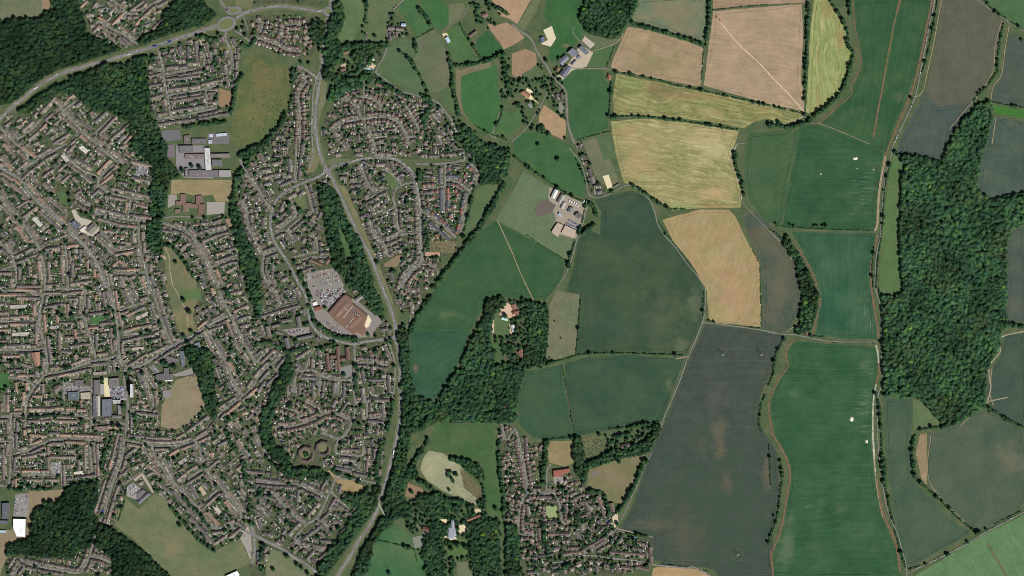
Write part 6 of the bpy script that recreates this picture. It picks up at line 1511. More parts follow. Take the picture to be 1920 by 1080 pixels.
for ty, w_, pl in ST:
    if ty == 'n': continue
    tot, f = walk(pl)
    for side in (1, -1):
        s = 2.0
        while s < tot-3:
            n, L, kind, gap = block_len(ty)
            ok = False
            for _ in range(3):
                if s+L > tot+1: n, L, kind, gap = (2, 7.2, 'house_pair', 1.8) if ty != 'd' else (1, 5, 'detached_house', 1.5)
                x, y, ux, uy = f(min(tot, s+L/2)); D = random.uniform(4.6, 5.2); off = w_/2+2.6+D/2+(random.uniform(0, 1.4) if ty in 'dsr' else .5)
                bx, by = -uy*side, ux*side; X, Y = x+bx*off, y+by*off
                if rect_free((OCC, OUT), X, Y, ux, uy, L, D, .5): ok = True; break
                n, L, kind, gap = (2, 7.0, 'house_pair', 1.6) if ty in 'ts' else (1, 4.9, 'detached_house', 1.5)
            if ok: place(X, Y, ux, uy, L, D, n, ty, bx, by, kind); s += L+gap
            else: s += 2.0
# infill behind the first rows
for _ in range(42000):
    x, y = random.uniform(0, 1920), random.uniform(0, 1080)
    if at(OUT, x, y) or at(OCC, x, y): continue
    d, a, k = near_road(x, y)
    if d > 44: continue
    ty = ST[int(k)][0] if k >= 0 and ST[int(k)][0] != 'n' else ('t' if x < 400 else 's')
    if ty in 'ts' and _ < 26000: n, L, kind = random.choice(((4, 13.4, 'terrace_row'), (6, 20, 'terrace_row'), (3, 10, 'terrace_row')))
    elif ty in 'tsr': n, L, kind = 2, 7.2, 'house_pair'
    else: n, L, kind = 1, 5.4, 'detached_house'
    if random.random() < .25: a += math.pi/2
    ux, uy = math.cos(a), math.sin(a); D = 4.9
    if not rect_free((OCC,), x, y, ux, uy, L+1.2, D+(7.6 if ty == 't' else 5.4), .4) or not rect_free((OUT,), x, y, ux, uy, L, D, .4): continue
    s = random.choice((1, -1)); place(x, y, ux, uy, L, D, n, ty, -uy*s, ux*s, kind)
for a in GL: gardens(*a)
hm = dict(wall=M_WALL, roof=M_ROOF)
emit('terrace_row', 'terrace_rows', HOUSES['terrace_row'], hm, 'terrace', 'terrace rows along the town streets')
emit('house_pair', 'house_pairs', HOUSES['house_pair'], hm, 'semi-detached houses', 'semi-detached pairs along the town streets')
emit('detached_house', 'detached_houses', HOUSES['detached_house'], hm, 'house', 'detached houses on the estates')
tag(link('garden_plots', mesh_from('garden_plots', GQ.arr(), [M_GARDEN])), kind='stuff')
# sheds, conservatories and garages in the gardens
SP = []
for c, w_, d_, h_ in (((.72, .72, .70), 2.6, 2.2, 2.3), ((.50, .50, .48), 3.0, 2.6, 2.4), ((.12, .10, .08), 2.4, 1.8, 2.1), ((.30, .26, .20), 2.8, 2.4, 2.2), ((.62, .60, .54), 2.8, 5.0, 2.5), ((.20, .19, .19), 2.4, 3, 2.2), ((.80, .80, .80), 3.2, 2.6, 2.5)):
    W, R2 = Geo(), Geo(); W.box(-w_/2, w_/2, -d_/2, d_/2, 0, h_-.3, 0, tuple(v*.8 for v in c))
    for s in (1, -1): R2.face([(-w_/2-.15, s*(d_/2+.15), h_-.32), (w_/2+.15, s*(d_/2+.15), h_-.32), (w_/2+.15, 0, h_+.2), (-w_/2-.15, 0, h_+.2)][::s*-1], 0, c)
    SP.append((dict(wall=W.arr(), roof=R2.arr()), w_*d_, 'white-roofed' if c[0] > .55 else ('pale-roofed' if c[0] > .28 else 'dark-roofed')))
SI = []
for x, y, r in SHED:
    p, sz, wd = random.choice(SP[:5]+SP[2:6]+SP[2:4]+SP[5:7]); k = random.uniform(.8, 1.3); SI.append(dict(x=x, y=y, m=xf(*P(x, y, .6), r, k, k, 1), parts=p, size=sz*k*k, desc='small %s garden shed' % wd))
emit('garden_shed', 'garden_sheds', SI, dict(wall=M_WALL, roof=M_ROOF), 'shed', 'sheds in the back gardens')
FP = []
for c, wd in (((.06, .05, .04), 'dark garden fence'), ((.14, .11, .08), 'brown garden fence'), ((.035, .06, .03), 'clipped green garden hedge')):
    q = Geo(); q.box(-.5, .5, -.5, .5, 0, 1.8, 0, c); FP.append((q.arr(), wd))
FI = []
for x, y, r, L in FN:
    p, wd = random.choice(FP); FI.append(dict(x=x, y=y, m=xf(*P(x, y, .6), r, L, .9 if 'hedge' in wd else .16, random.uniform(.9, 1.15)), parts=dict(panel=p), size=L, desc=wd))
emit('garden_fence', 'garden_fences', FI, dict(panel=M_WALL), 'fence', 'fences between the back gardens')
# ------------------------------------------------------------ trees
def ico():
    t = (1+5**.5)/2; v = np.array([(-1,t,0),(1,t,0),(-1,-t,0),(1,-t,0),(0,-1,t),(0,1,t),(0,-1,-t),(0,1,-t),(t,0,-1),(t,0,1),(-t,0,-1),(-t,0,1)], np.float32)
    v /= np.linalg.norm(v[0]); f = [(0,11,5),(0,5,1),(0,1,7),(0,7,10),(0,10,11),(1,5,9),(5,11,4),(11,10,2),(10,7,6),(7,1,8),(3,9,4),(3,4,2),(3,2,6),(3,6,8),(3,8,9),(4,9,5),(2,4,11),(6,2,10),(8,6,7),(9,8,1)]
    return v, f
IV, IF = ico()
OV = np.array([(1,0,0),(-1,0,0),(0,1,0),(0,-1,0),(0,0,1),(0,0,-1)], np.float32)
OF = [(0,2,4),(2,1,4),(1,3,4),(3,0,4),(2,0,5),(1,2,5),(3,1,5),(0,3,5)]
def crown(nc, seed, loose=0.0, hgt=1.0, rc=(.26, .42), mul=1.0):
    """unit crown: radius about 1 round z, from z=.5 to z=2; clumps of leaves with uneven edge"""
    r = random.Random(seed); VV, LL, TT = [], [], []; b = 0
    cl = [(0, 0, 1.15*hgt, .62)]
    for i in range(nc):
        a = i*2.399+r.uniform(-.3, .3); u = (i+.5)/nc; el = math.asin(min(1, .05+.95*u)); rad = math.cos(el)*(1+r.uniform(-.16, .12+loose)); s = r.uniform(*rc)
        cl.append((rad*math.cos(a)*.78, rad*math.sin(a)*.78, (.85+.85*math.sin(el)*r.uniform(.85, 1.1))*hgt, s))
    for k, (x, y, z, s) in enumerate(cl):
        AV, AF = (OV, OF) if nc > 15 and k else (IV, IF); nv = len(AV)
        j = np.array([[1+r.uniform(-.3, .3)] for _ in range(nv)], np.float32); v = AV*j*s
        if nv == 6: q = r.uniform(0, 1.6); v = v@np.array([[math.cos(q), -math.sin(q), 0], [math.sin(q), math.cos(q), 0], [0, 0, 1]], np.float32); v = v@np.array([[1, 0, 0], [0, math.cos(q), -math.sin(q)], [0, math.sin(q), math.cos(q)]], np.float32)
        v[:, 2] *= .85
        VV.append(v+np.array([x, y, z], np.float32)); LL += [i+b for f in AF for i in f]; b += nv
        t = r.uniform(.82, 1.18)*mul; TT += [(t*r.uniform(.93, 1.07), t, t*r.uniform(.93, 1.05)) for _ in AF]
    n = len(LL)//3
    return (np.concatenate(VV), np.array(LL, np.int32), np.full(n, 3, np.int32), np.zeros(n, np.int32), np.array(TT, np.float32))
def trunk():
    g = Geo(); k = 6
    def tube(p0, p1, r0, r1):
        a = [(p0[0]+r0*math.cos(i*2*math.pi/k), p0[1]+r0*math.sin(i*2*math.pi/k), p0[2]) for i in range(k)]; b = [(p1[0]+r1*math.cos(i*2*math.pi/k), p1[1]+r1*math.sin(i*2*math.pi/k), p1[2]) for i in range(k)]
        for i in range(k): g.face([a[i], a[(i+1) % k], b[(i+1) % k], b[i]])
    tube((0, 0, 0), (0, 0, .9), .09, .06)
    for a in (0.3, 2.4, 4.5): tube((0, 0, .6), (.5*math.cos(a), .5*math.sin(a), 1.25), .045, .02)
    return g.arr()
TRK = trunk(); NOTR = (np.zeros((0, 3), np.float32),)*1
BIGC = [crown(60, i, .06, 1.0, (.2, .34)) for i in range(8)]; MIDC = [crown(13, 20+i, .1, 1.0, (.3, .5)) for i in range(8)]; SMC = [crown(5, 40+i, .1, .8, (.42, .62)) for i in range(6)]
FOL = [lin(c) for c in ((62, 96, 64), (56, 90, 60), (70, 104, 64), (52, 84, 62), (62, 92, 66), (72, 104, 62), (56, 90, 54))]
def twig(x, y, r, protos, shade=1.0, hs=1.0, col=None):
    c = col or random.choice(FOL); kk = shade*random.choice((.85, .95, 1, 1.08, 1.18)); c = tuple(round(v*kk, 4) for v in c)
    R = r*U; k = random.uniform(.85, 1.15)
    return random.choice(protos), xf(*P(x, y, .5), random.uniform(0, 6.28), R*k, R/k, R*hs*random.uniform(.8, 1.15)), c
# woods, one mass each
BRN = [lin(c) for c in ((72, 94, 58), (66, 88, 56), (74, 92, 62), (64, 90, 52))]
WOODC = [crown(30, 60+i, .1, 1.0, (.26, .42)) for i in range(10)]
WSH = {0: .5, 1: .6, 2: .56, 3: .68, 11: .5, 12: .5, 13: 1.04, 14: .95, 20: .9, 21: .9}
for wi, poly in enumerate(WP):
    xs = [p[0] for p in poly]; ys = [p[1] for p in poly]; A = abs(sum(poly[k][0]*poly[(k+1) % len(poly)][1]-poly[(k+1) % len(poly)][0]*poly[k][1] for k in range(len(poly))))/2
    mask = newmask(); fill(mask, poly); items = []; sp = 3.7; shade = WSH.get(wi, .78)
    conif = wi in ()
    hue = random.choice((.9, 1.0, 1.05))
    y = min(ys)
    while y < max(ys):
        x = min(xs)
        while x < max(xs):
            X, Y = x+random.uniform(-2.2, 2.2), y+random.uniform(-2.2, 2.2); x += sp
            if 0 <= X < 1920 and 0 <= Y < 1080 and mask[int(Y*2), int(X*2)] and not at(ROADM, X, Y):
                # stand colour drifts through the wood
                q = .5+.5*math.sin(X*.05+wi)*math.cos(Y*.043+wi*2); r = random.choice((1.5, 1.8, 2.1, 2.4, 2.7, 3.0, 3.5, 4.2, 4.8)); c = FOL[int(q*3.2+random.random()*3.6) % 7]
                q2 = .5+.5*math.sin(X*.031+Y*.012+wi)*math.cos(Y*.037-X*.009); gp = math.sin(X*.27+wi)+math.sin(Y*.31+X*.11)+math.sin(X*.13-Y*.19+2)
                if gp > 2.4 or random.random() < .025: continue
                if q2 > .72 and random.random() < .5: c = random.choice(BRN)
                if random.random() < .006: c = lin((104, 140, 62))
                p, m, t = twig(X, Y, r, WOODC, shade*(.68+.5*q), (3.1+random.uniform(-1.0, 1.3)+.5*r)/r*.85, c); items.append((p, m, 0, t))
        y += sp*.9
    pp = push_all(poly)          # the wood goes on past the surveyed sheet
    if len(pp) > len(poly):
        y = max(-105, min(p[1] for p in pp))
        while y < min(1185, max(p[1] for p in pp)):
            x = max(-105, min(p[0] for p in pp))
            while x < min(2025, max(p[0] for p in pp)):
                X, Y = x+random.uniform(-2.2, 2.2), y+random.uniform(-2.2, 2.2); x += 5.2
                if not (0 <= X < 1920 and 0 <= Y < 1080) and inside((X, Y), pp): p, m, t = twig(X, Y, random.choice((2.4, 3, 3.6, 4.4)), WOODC, shade*.9, 1.1, random.choice(FOL)); items.append((p, m, 0, t))
            y += 4.9
    if items: tag(link('woodland', mesh_from('woodland', merge(items), [M_CROWN])), kind='stuff')
# hedges and tree lines
HL = []; HO = []; HT = []
for sh, sz, w_, s in rows(HEDGES):
    pl = pts(sh, s); w_ = float(w_); tot, f = walk(pl); s_ = 0.0; items = []
    r0 = {'s': .7, 'm': 1.05, 'b': 1.6}[sz]; ph = random.uniform(0, 6)
    while s_ < tot:
        x, y, ux, uy = f(s_)
        for k in range(max(1, round(w_/(r0*1.7)))):
            o = random.uniform(-.5, .5)*max(0, w_-r0); X, Y = x-uy*o, y+ux*o
            r = r0*random.uniform(.65, 1.35)*(1+.25*math.sin(s_*.35+ph))
            if math.sin(s_*.21+ph*2) > .93: continue
            if (sz == 'b' and random.random() < .17) or (sz == 'm' and random.random() < .025):
                HT.append((X, Y, random.uniform(2.6, 4.2)))
            elif not at(ROADM, X, Y): p, m, t = twig(X, Y, r, SMC if sz != 'b' else MIDC, .8, {'s': 1.0, 'm': 1.1, 'b': 1.1}[sz]); items.append((p, m, 0, t))
        s_ += r0*random.uniform(.55, 1.05)
    if items:
        o = link('hedge', mesh_from('hedge', merge(items), [M_CROWN])); HO.append(o); x, y, _, _ = f(tot/2)
        o['category'] = 'hedge'; HL.append(({'s': 'thin low hedge', 'm': 'dark bushy hedge', 'b': 'thick belt of tall bushes'}[sz], x, y))
for o, l in zip(HO, locate(HL)): o['label'] = l; o['group'] = 'hedges along the fields and streets'
# single trees
TI = []
def add_tree(x, y, r, shade=.85):
    if not (0 < x < 1920 and 0 < y < 1080): return
    protos = BIGC if r > 2.4 else MIDC
    p, m, t = twig(x, y, r, protos, shade, 1.15 if r > 2.4 else 1.3)
    d = ('large' if r > 4 else 'medium' if r > 2.8 else 'small')+' '+('dark' if t[1] < .055 else 'bright' if t[1] > .09 else 'mid-green')+' round tree'
    TI.append(dict(x=x, y=y, m=m, parts=dict(crown=p, trunk=TRK), size=r, desc=d, tf=t))
for sh, r, s in rows(TREES):
    for x, y in pts(sh, s): add_tree(x, y, float(r)*random.uniform(.85, 1.15)/1.9, .75)
for x, y, r in HT: add_tree(x, y, r, .72)
for x, y, r in TREEL:
    if not at(ROADM, x, y) and not at(EX, x, y): add_tree(x, y, r)
# free-standing trees in gardens, verges and parkland
PARK = [[(780, 930), (940, 940), (940, 1080), (800, 1080), (755, 960)], [(610, 85), (740, 85), (735, 170), (640, 185), (610, 150)], [(925, 560), (1025, 570), (1025, 690), (985, 690), (930, 660)],
        [(940, 110), (1060, 110), (1060, 260), (1000, 250), (940, 180)], [(800, 200), (960, 260), (950, 330), (890, 300)], [(740, 180), (880, 290), (800, 290)], [(1090, 820), (1240, 800), (1200, 860), (1100, 880)], [(950, 900), (1160, 960), (1220, 1060), (960, 1080)], [(680, 0), (740, 0), (735, 90), (680, 90)], [(900, 0), (960, 20), (930, 60), (890, 50)]]
for i, pk in enumerate(PARK):
    mk_ = newmask(); fill(mk_, pk); xs = [p[0] for p in pk]; ys = [p[1] for p in pk]; n = int(mk_.sum()/4/ (26 if i in (0, 2) else 60))
    for _ in range(n):
        x, y = random.uniform(min(xs), max(xs)), random.uniform(min(ys), max(ys))
        if at(mk_, x, y) and not at(OCC, x, y) and not at(FIELDM | PAVEDM if i < 3 else EX, x, y): add_tree(x, y, random.uniform(1.6, 3.6), .72)
for _ in range(5600):
    x, y = random.uniform(0, 1250), random.uniform(0, 1080)
    if at(OUT, x, y) or at(OCC, x, y) or at(OCC, x+1.4, y) or at(OCC, x-1.4, y): continue
    add_tree(x, y, random.choice((1.2, 1.5, 1.8, 2.2, 2.6, 3.0, 3.6)), .78)
for a in range(9): add_tree(574+5*math.cos(a*2.4)*(a/9)**.5, 852+5*math.sin(a*2.4)*(a/9)**.5, 1.8, .8)
for x in range(5):      # orchard rows beside the formal garden
    for y in range(3): add_tree(843+x*7+y, 1047+y*2.5, .9, .8)
emit('tree', 'trees', TI, dict(crown=M_CROWN, trunk=M_TRUNK), 'tree', 'trees among the fields and gardens')
# garden shrubs
items = []
for x, y, r in BUSH:
    if at(ROADM, x, y): continue
    p, m, t = twig(x, y, r, SMC, .95, 1.1); items.append((p, m, 0, t))
for _ in range(6500):
    x, y = random.uniform(0, 1250), random.uniform(0, 1080)
    if at(OUT, x, y) or at(OCC, x, y): continue
    p, m, t = twig(x, y, random.uniform(.4, 1.1), SMC, .95, 1.1); items.append((p, m, 0, t))
for (x0, y0, x1, y1, n) in ((862, 877, 903, 940, 160), (1090, 822, 1135, 866, 240), (806, 452, 858, 474, 120), (470, 98, 548, 275, 260), (420, 880, 470, 980, 260)):
    for _ in range(n):
        x, y = random.uniform(x0, x1), random.uniform(y0, y1)
        if at(OCC, x, y) or not at(FIELDM, x, y) and x0 != 420: continue
        p, m, t = twig(x, y, random.uniform(.3, .75), SMC, .9, .9); items.append((p, m, 0, t))
tag(link('shrubs', mesh_from('shrubs', merge(items), [M_CROWN])), kind='stuff')
# ------------------------------------------------------------ vehicles
def car_proto(c, L=4.3, W_=1.8, van=False):
    B, Wn = Geo(), Geo(); h = .85 if not van else 1.1
    B.box(-L/2, L/2, -W_/2, W_/2, .25, h, 0, c)
    x0, x1 = (-L*.36, L*.18) if not van else (-L*.48, L*.28); t = 1.45 if not van else 2.1; i = .18
    lo = [(x0-.25, -W_/2+.05, h), (x1+.4, -W_/2+.05, h), (x1+.4, W_/2-.05, h), (x0-.25, W_/2-.05, h)]; hi = [(x0+.1, -W_/2+i, t), (x1-.1, -W_/2+i, t), (x1-.1, W_/2-i, t), (x0+.1, W_/2-i, t)]
    Wn.v = lo+hi; Wn.f = [(0, 1, 5, 4), (1, 2, 6, 5), (2, 3, 7, 6), (3, 0, 4, 7)]; Wn.m = [0]*4; Wn.t = [(.02, .022, .026)]*4
    B.face(hi, 0, c)
    for sx in (-L*.31, L*.31):
        for sy in (-1, 1):
            n = 8; B.face([(sx+.33*math.cos(q*2*math.pi/n), sy*(W_/2+.02), .33+.33*math.sin(q*2*math.pi/n)) for q in range(n)][::sy*-1], 0, (.02, .02, .02))
    return dict(body=B.arr(), windows=Wn.arr())
CC = [((.78, .78, .78), 'white'), ((.72, .72, .72), 'white'), ((.45, .46, .48), 'silver'), ((.40, .41, .43), 'silver'), ((.03, .03, .035), 'black'), ((.05, .05, .055), 'black'), ((.14, .15, .17), 'grey'), ((.04, .09, .25), 'blue'), ((.36, .03, .03), 'red'), ((.62, .63, .65), 'silver'), ((.06, .06, .07), 'black')]
CP = [(car_proto(c), n+' car') for c, n in CC]+[(car_proto((.78, .78, .76), 5.4, 2.0, True), 'white van')]
CI = []
def add_car(x, y, ang, big_=0):
    p, n = random.choice(CP); CI.append(dict(x=x, y=y, m=xf(*P(x, y, 1.55 if at(ROADM, x, y) else .75), ang, 1, 1, 1), parts=p, size=big_+random.random()*.01, desc=n, cat='van' if 'van' in n else 'car'))
def park_grid(sheet, s, ang, rowgap, bay, fillf, margin=2):
    poly = pts(sheet, s); mk_ = newmask(); fill(mk_, poly); xs = [p[0] for p in poly]; ys = [p[1] for p in poly]; cx, cy = sum(xs)/len(xs), sum(ys)/len(ys)
    ux, uy = math.cos(ang), math.sin(ang); R = 70
    for i in range(int(-R/rowgap), int(R/rowgap)):
        for k in (-1.45, 1.45):
            for j in range(int(-R/bay), int(R/bay)):
                x = cx+ux*j*bay-uy*(i*rowgap+k); y = cy+uy*j*bay+ux*(i*rowgap+k)
                if at(mk_, x, y) and random.random() < fillf and not at(OCC, x, y): add_car(x, y, -(ang+math.pi/2), 1)
park_grid('-', '574,514 627,504 643,534 590,543 582,533', -.22, 9, 1.5, .3)
park_grid('-', '594,545 640,540 652,548 634,560 618,574 600,562 592,552', .62, 7.6, 1.45, .93)
park_grid('-', '606,600 618,600 660,632 640,633 618,622', .62, 9, 1.5, .4)
park_grid('-', '205,726 235,726 236,748 207,750', 0, 9, 1.5, .75)
park_grid('M', '118,470 210,470 206,620 110,610', 1.57, 9, 1.5, .3)
park_grid('M', '1820,790 1870,690 1895,760 1910,900 1880,960 1850,870', 1.0, 9, 1.5, .12)
park_grid('E', '1025,175 1105,170 1110,235 1020,235', 0, 8, 1.5, .7)
park_grid('J', '205,315 400,292 405,330 260,350', -.1, 8, 1.5, .6)
park_grid('M', '388,230 455,235 450,315 383,310', 1.57, 8, 1.5, .5)
park_grid('I', '1112,592 1148,568 1205,640 1172,648', .9, 8, 1.5, .5)
park_grid('I', '470,705 690,745 690,770 500,790 480,850', 0, 9, 1.5, .4)
park_grid('O', '315,345 380,340 380,385 320,388', 0, 8, 1.5, .3)
park_grid('M', '955,420 1000,390 1050,430 1045,500 1000,490 960,470', .7, 8, 1.5, .35)
for x, y, a in CARS:
    if not at(EX, x, y): add_car(x, y, a)
for ty, w_, pl in ST:
    tot, f = walk(pl); s = 5.0
    if ty == 'n' and w_ < 2.3: continue
    while s < tot-3:
        x, y, ux, uy = f(s); side = random.choice((-1, 1)); o = side*(w_/2-.75)
        if 0 < x < 1920 and 0 < y < 1080: add_car(x-uy*o, y+ux*o, math.atan2(-uy, ux), .5 if w_ > 3.9 else 0)
        s += random.expovariate(1/(7.5 if ty in 'ts' else 13 if w_ < 3.9 else 13))+2.6
emit('car', 'cars', CI, dict(body=M_PAINT, windows=M_GLASS), 'car', 'cars on the roads and in car parks')
def lorry(x, y, ang, c, label, L=15):
    e = bpy.data.objects.new('lorry', None); SC.collection.objects.link(e); e.location = P(x, y, 1.56); e.rotation_euler = (0, 0, ang); tag(e, label, 'lorry', 'lorries on the main roads')
    A, B, C_ = Geo(), Geo(), Geo(); A.box(-L/2, L/2-3.4, -1.3, 1.3, 1.1, 4, 0, c, True); B.box(L/2-3, L/2-.4, -1.25, 1.25, .6, 3.2, 0, tuple(v*.8 for v in c), True); B.face([(L/2-.38, -1.1, 1.7), (L/2-.38, 1.1, 1.7), (L/2-.38, 1.1, 2.8), (L/2-.38, -1.1, 2.8)], 0, (.02, .02, .03))
    for sx in (-L*.4, -L*.3, -L*.2, L*.2, L*.38): C_.box(sx-.5, sx+.5, -1.32, 1.32, 0, 1.0, 0, (.02, .02, .02))
    for n_, g_ in (('trailer', A), ('cab', B), ('wheels', C_)): link(n_, mesh_from(n_, g_.arr(), [M_PAINT]), e)
lorry(291, 87, .3, (.04, .08, .45), 'blue lorry on the dual carriageway above the side road')
lorry(318, 79, .35, (.05, .09, .4), 'blue lorry nearer the oval gyratory on the dual carriageway')
lorry(738, 848, 1.45, (.8, .8, .8), 'white lorry on the south main road')
lorry(243, 102, .3, (.75, .75, .75), 'white lorry on the dual carriageway by the wood')
lorry(68, 165, .45, (.7, .7, .7), 'pale lorry on the dual carriageway between the woods')
lorry(613, 329, 1.2, (.85, .85, .85), 'white lorry at the central crossroads', 9)
lorry(194, 958, 1.3, (.05, .1, .6), 'blue lorry on the tree-lined street by the south-west wood', 8)
# red tractor with cultivator in the large stubble field
e = bpy.data.objects.new('tractor', None); SC.collection.objects.link(e); e.location = P(1349.5, 37.5, .4); e.rotation_euler = (0, 0, math.radians(-55)); tag(e, 'red tractor at the top corner of the stubble field', 'tractor')
q = Geo(); q.box(-1, 5, -1.2, 1.2, .8, 2.2, 0, (.55, .04, .02), True); link('body', mesh_from('body', q.arr(), [M_PAINT]), e)
q = Geo(); q.box(-1, 1.6, -1.1, 1.1, 2.25, 3.4, 0, (.5, .05, .03), True); link('cab', mesh_from('cab', q.arr(), [M_PAINT]), e)
for x, r in ((-.6, 1.3), (4, .9)):
    for s in (-1, 1):
        q = Geo(); n = 14
        for k in range(n):
            a, b = 2*math.pi*k/n, 2*math.pi*(k+1)/n; q.face([(x+r*math.cos(a), s*1.3, r+r*math.sin(a)), (x+r*math.cos(b), s*1.3, r+r*math.sin(b)), (x+r*math.cos(b), s*1.9, r+r*math.sin(b)), (x+r*math.cos(a), s*1.9, r+r*math.sin(a))], 0, (.03, .03, .03))
        q.face([(x+r*math.cos(2*math.pi*k/n), s*1.9, r+r*math.sin(2*math.pi*k/n)) for k in range(n)], 0, (.03, .03, .03)); link('wheel', mesh_from('wheel', q.arr(), [M_PAINT]), e)
e = bpy.data.objects.new('cultivator', None); SC.collection.objects.link(e); e.location = P(1343, 32, .4); e.rotation_euler = (0, 0, math.radians(-55)); tag(e, 'dark cultivator drawn behind the red tractor', 'cultivator')
q = Geo(); q.box(-4, 4, -1.6, 1.6, .4, 1.2, 0, (.05, .05, .06), True); link('frame', mesh_from('frame', q.arr(), [M_PAINT]), e)
q = Geo(); q.box(4, 9, -.2, .2, .6, .9, 0, (.3, .3, .3), True); link('drawbar', mesh_from('drawbar', q.arr(), [M_PAINT]), e)
# pylons in the dark field, each in its ring of wheel marks
for k, (x, y) in enumerate(((1355, 665), (1427, 665), (1383, 1040))):
    q = Geo(); ribbon(q, [(x+11.5*math.cos(a*math.pi/18), y+11.5*math.sin(a*math.pi/18)) for a in range(37)], .7, .72); tag(link('path', mesh_from('path', q.arr(), [TM['clay']])), kind='structure')
    q = Geo(); H = 26
    for sx in (-1, 1):
        for sy in (-1, 1):
            b, t_ = (sx*3, sy*3), (sx*.5, sy*.5); q.face([(b[0]-.15, b[1], 0), (b[0]+.15, b[1], 0), (t_[0]+.1, t_[1], H), (t_[0]-.1, t_[1], H)]); q.face([(b[0], b[1]-.15, 0), (b[0], b[1]+.15, 0), (t_[0], t_[1]+.1, H), (t_[0], t_[1]-.1, H)])
    for z, w2 in ((16, 5), (20, 6.5), (24, 4)): q.box(-w2, w2, -.25, .25, z, z+.4, 0, (1, 1, 1), True)
    for z in (4, 8, 12): s_ = 3-2.5*z/H; q.box(-s_, s_, -.1, .1, z, z+.2); q.box(-.1, .1, -s_, s_, z+.25, z+.45)
    V, L, S, M, T = q.arr(); T = T*.5; o = link('pylon', mesh_from('pylon', (V, L, S, M, T), [M_HARD])); o.location = P(x, y, .6); o.rotation_euler = (0, 0, .6)
    tag(o, ['pylon in the western wheel ring of the dark field', 'pylon in the eastern wheel ring of the dark field', 'pylon at the foot of the dark field'][k], 'pylon', 'pylons in the dark field')
# footbridge over the south main road
(ax, ay, _), (bx, by, _) = P(709, 943), P(722, 967); L = math.hypot(bx-ax, by-ay)
e = bpy.data.objects.new('footbridge', None); SC.collection.objects.link(e); e.location = ((ax+bx)/2, (ay+by)/2, 0); e.rotation_euler = (0, 0, math.atan2(by-ay, bx-ax)); tag(e, 'pale grey footbridge crossing the south main road', 'footbridge')
q = Geo(); q.box(-L/2, L/2, -1.6, 1.6, 6.2, 6.8, 0, lin((176, 172, 164)), True); link('deck', mesh_from('deck', q.arr(), [M_HARD]), e)
for s in (-1, 1): q = Geo(); q.box(-L/2, L/2, s*1.5-.08, s*1.5+.08, 6.8, 7.9, 0, lin((150, 150, 150))); link('parapet', mesh_from('parapet', q.arr(), [M_HARD]), e)
for t in (-.3, .3): q = Geo(); q.box(t*L-.6, t*L+.6, -1.2, 1.2, 0, 6.2, 0, lin((140, 136, 130))); link('pier', mesh_from('pier', q.arr(), [M_HARD]), e)
# swimming pools, trampolines, chalk heaps
def pool(x, y, rx, ry, c, label):
    q = Geo(); disc(q, x, y, rx+.35, ry+.35, .9, t=lin((206, 200, 188))); e = bpy.data.objects.new('swimming_pool', None); SC.collection.objects.link(e); e.location = P(x, y, 0); tag(e, label, 'swimming pool', 'swimming pools in the gardens')
    for nm, rr, z, cc in (('surround', .4, 1.0, lin((206, 200, 188))), ('water', 0, 1.12, c)):
        g_ = Geo(); g_.face([((rx+rr)*U*math.cos(-a), (ry+rr)*U*math.sin(-a), z) for a in [i*-2*math.pi/16 for i in range(16)]], 0, cc); link(nm, mesh_from(nm, g_.arr(), [M_PAINT if nm == 'water' else M_HARD]), e)
pool(1140, 979, 2.2, 4.4, (.02, .09, .5), 'deep blue oval pool beside the village lane'); pool(1191, 1010, 1.8, 4, (.08, .3, .55), 'light blue pool in the village long gardens')
pool(821, 934, 3.6, 2.4, (.03, .1, .5), 'blue pool in the trees north-west of the mansion'); pool(990, 625, 3, 2, (.35, .45, .5), 'pale blue pool in the wooded estate'); pool(931, 1067, 1.6, 2.6, (.1, .3, .6), 'blue pool at the bottom of the village west gardens')
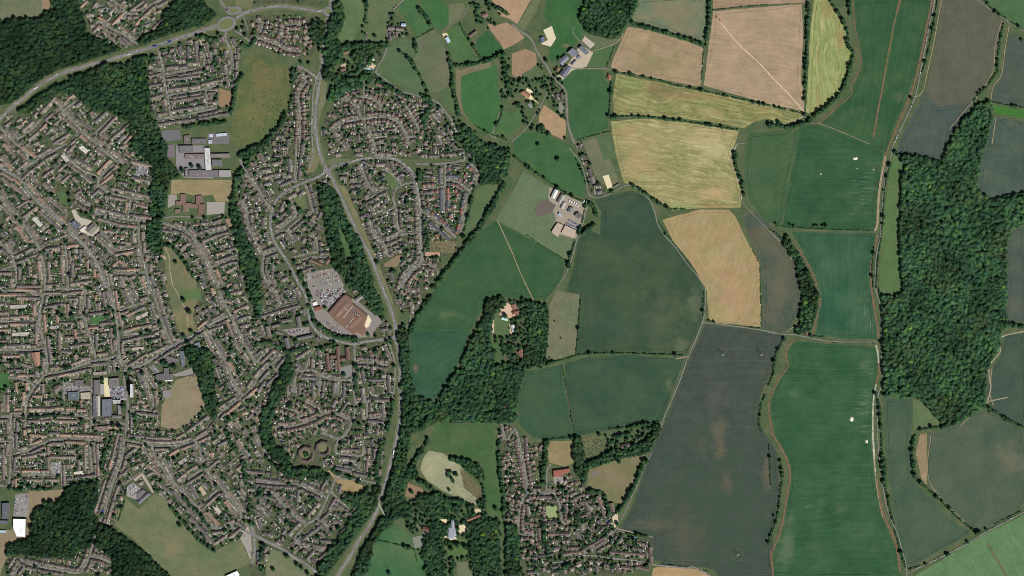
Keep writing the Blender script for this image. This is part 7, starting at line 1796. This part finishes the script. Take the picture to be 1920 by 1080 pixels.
def heap(x, y, rx, ry, h, label):
    q = Geo(); n = 18; rad = [random.uniform(.7, 1.2) for _ in range(n)]
    ring = lambda k, z: [(rx*U*k*rad[i]*math.cos(2*math.pi*i/n), ry*U*k*rad[i]*math.sin(2*math.pi*i/n), z*random.uniform(.8, 1.1)) for i in range(n)]
    a, b = ring(1, .0), ring(.5, h)
    for i in range(n): q.face([a[i], a[(i+1) % n], b[(i+1) % n], b[i]], 0, lin((214, 206, 190)))
    q.face(b, 0, lin((222, 216, 202))); o = link('chalk_heap', mesh_from('chalk_heap', q.arr(), [M_HARD])); o.location = P(x, y, .7); tag(o, label, 'chalk heap', 'white chalk heaps on the fields')
heap(1604, 297, 4.5, 3, 1.6, 'large white chalk heap on the chalk-spotted field'); heap(1597, 786, 4.2, 4.6, 1.8, 'white chalk heap at the middle of the great banded field')
heap(1625, 828, 2.6, 3.4, 1.4, 'white chalk heap by the chalk track'); heap(1539, 326, 1.6, 1.4, .7, 'small white chalk heap left of the large one')
heap(1638, 318, 1.2, 1.2, .6, 'small white chalk heap near the field edge track'); heap(1607, 316, 1.0, .8, .5, 'tiny white chalk heap below the large one')
# parked caravans and containers in the farm yards
for i, (sh, s, c) in enumerate((('G', '432,415 442,395 452,398 442,420 448,425 458,405 465,410 455,430 465,435 474,415 482,420 472,440 480,445 490,430', 0),)): pass
for k, (x, y) in enumerate(((1068, 377), (1072, 379), (1076, 381), (1080, 383), (1084, 386), (1095, 378), (1099, 381))):
    e = bpy.data.objects.new('caravan', None); SC.collection.objects.link(e); e.location = P(x, y, .7); e.rotation_euler = (0, 0, math.radians(62))
    q = Geo(); q.box(-4, 4, -1.4, 1.4, .5, 2.6, 0, (.78, .78, .76)); link('body', mesh_from('body', q.arr(), [M_PAINT]), e)
    q = Geo(); q.box(-3, 3, -1.43, 1.43, 1.5, 2.1, 0, (.04, .04, .05)); link('windows', mesh_from('windows', q.arr(), [M_GLASS]), e)
    tag(e, '%s white caravan from the left in the middle farm row' % ['first', 'second', 'third', 'fourth', 'fifth', 'sixth', 'seventh'][k], 'caravan', 'caravans in the farm yard')
print('COUNT', {k: len(v) for k, v in HOUSES.items()}, len(TI), len(CI), len(SI), len(BUSH))
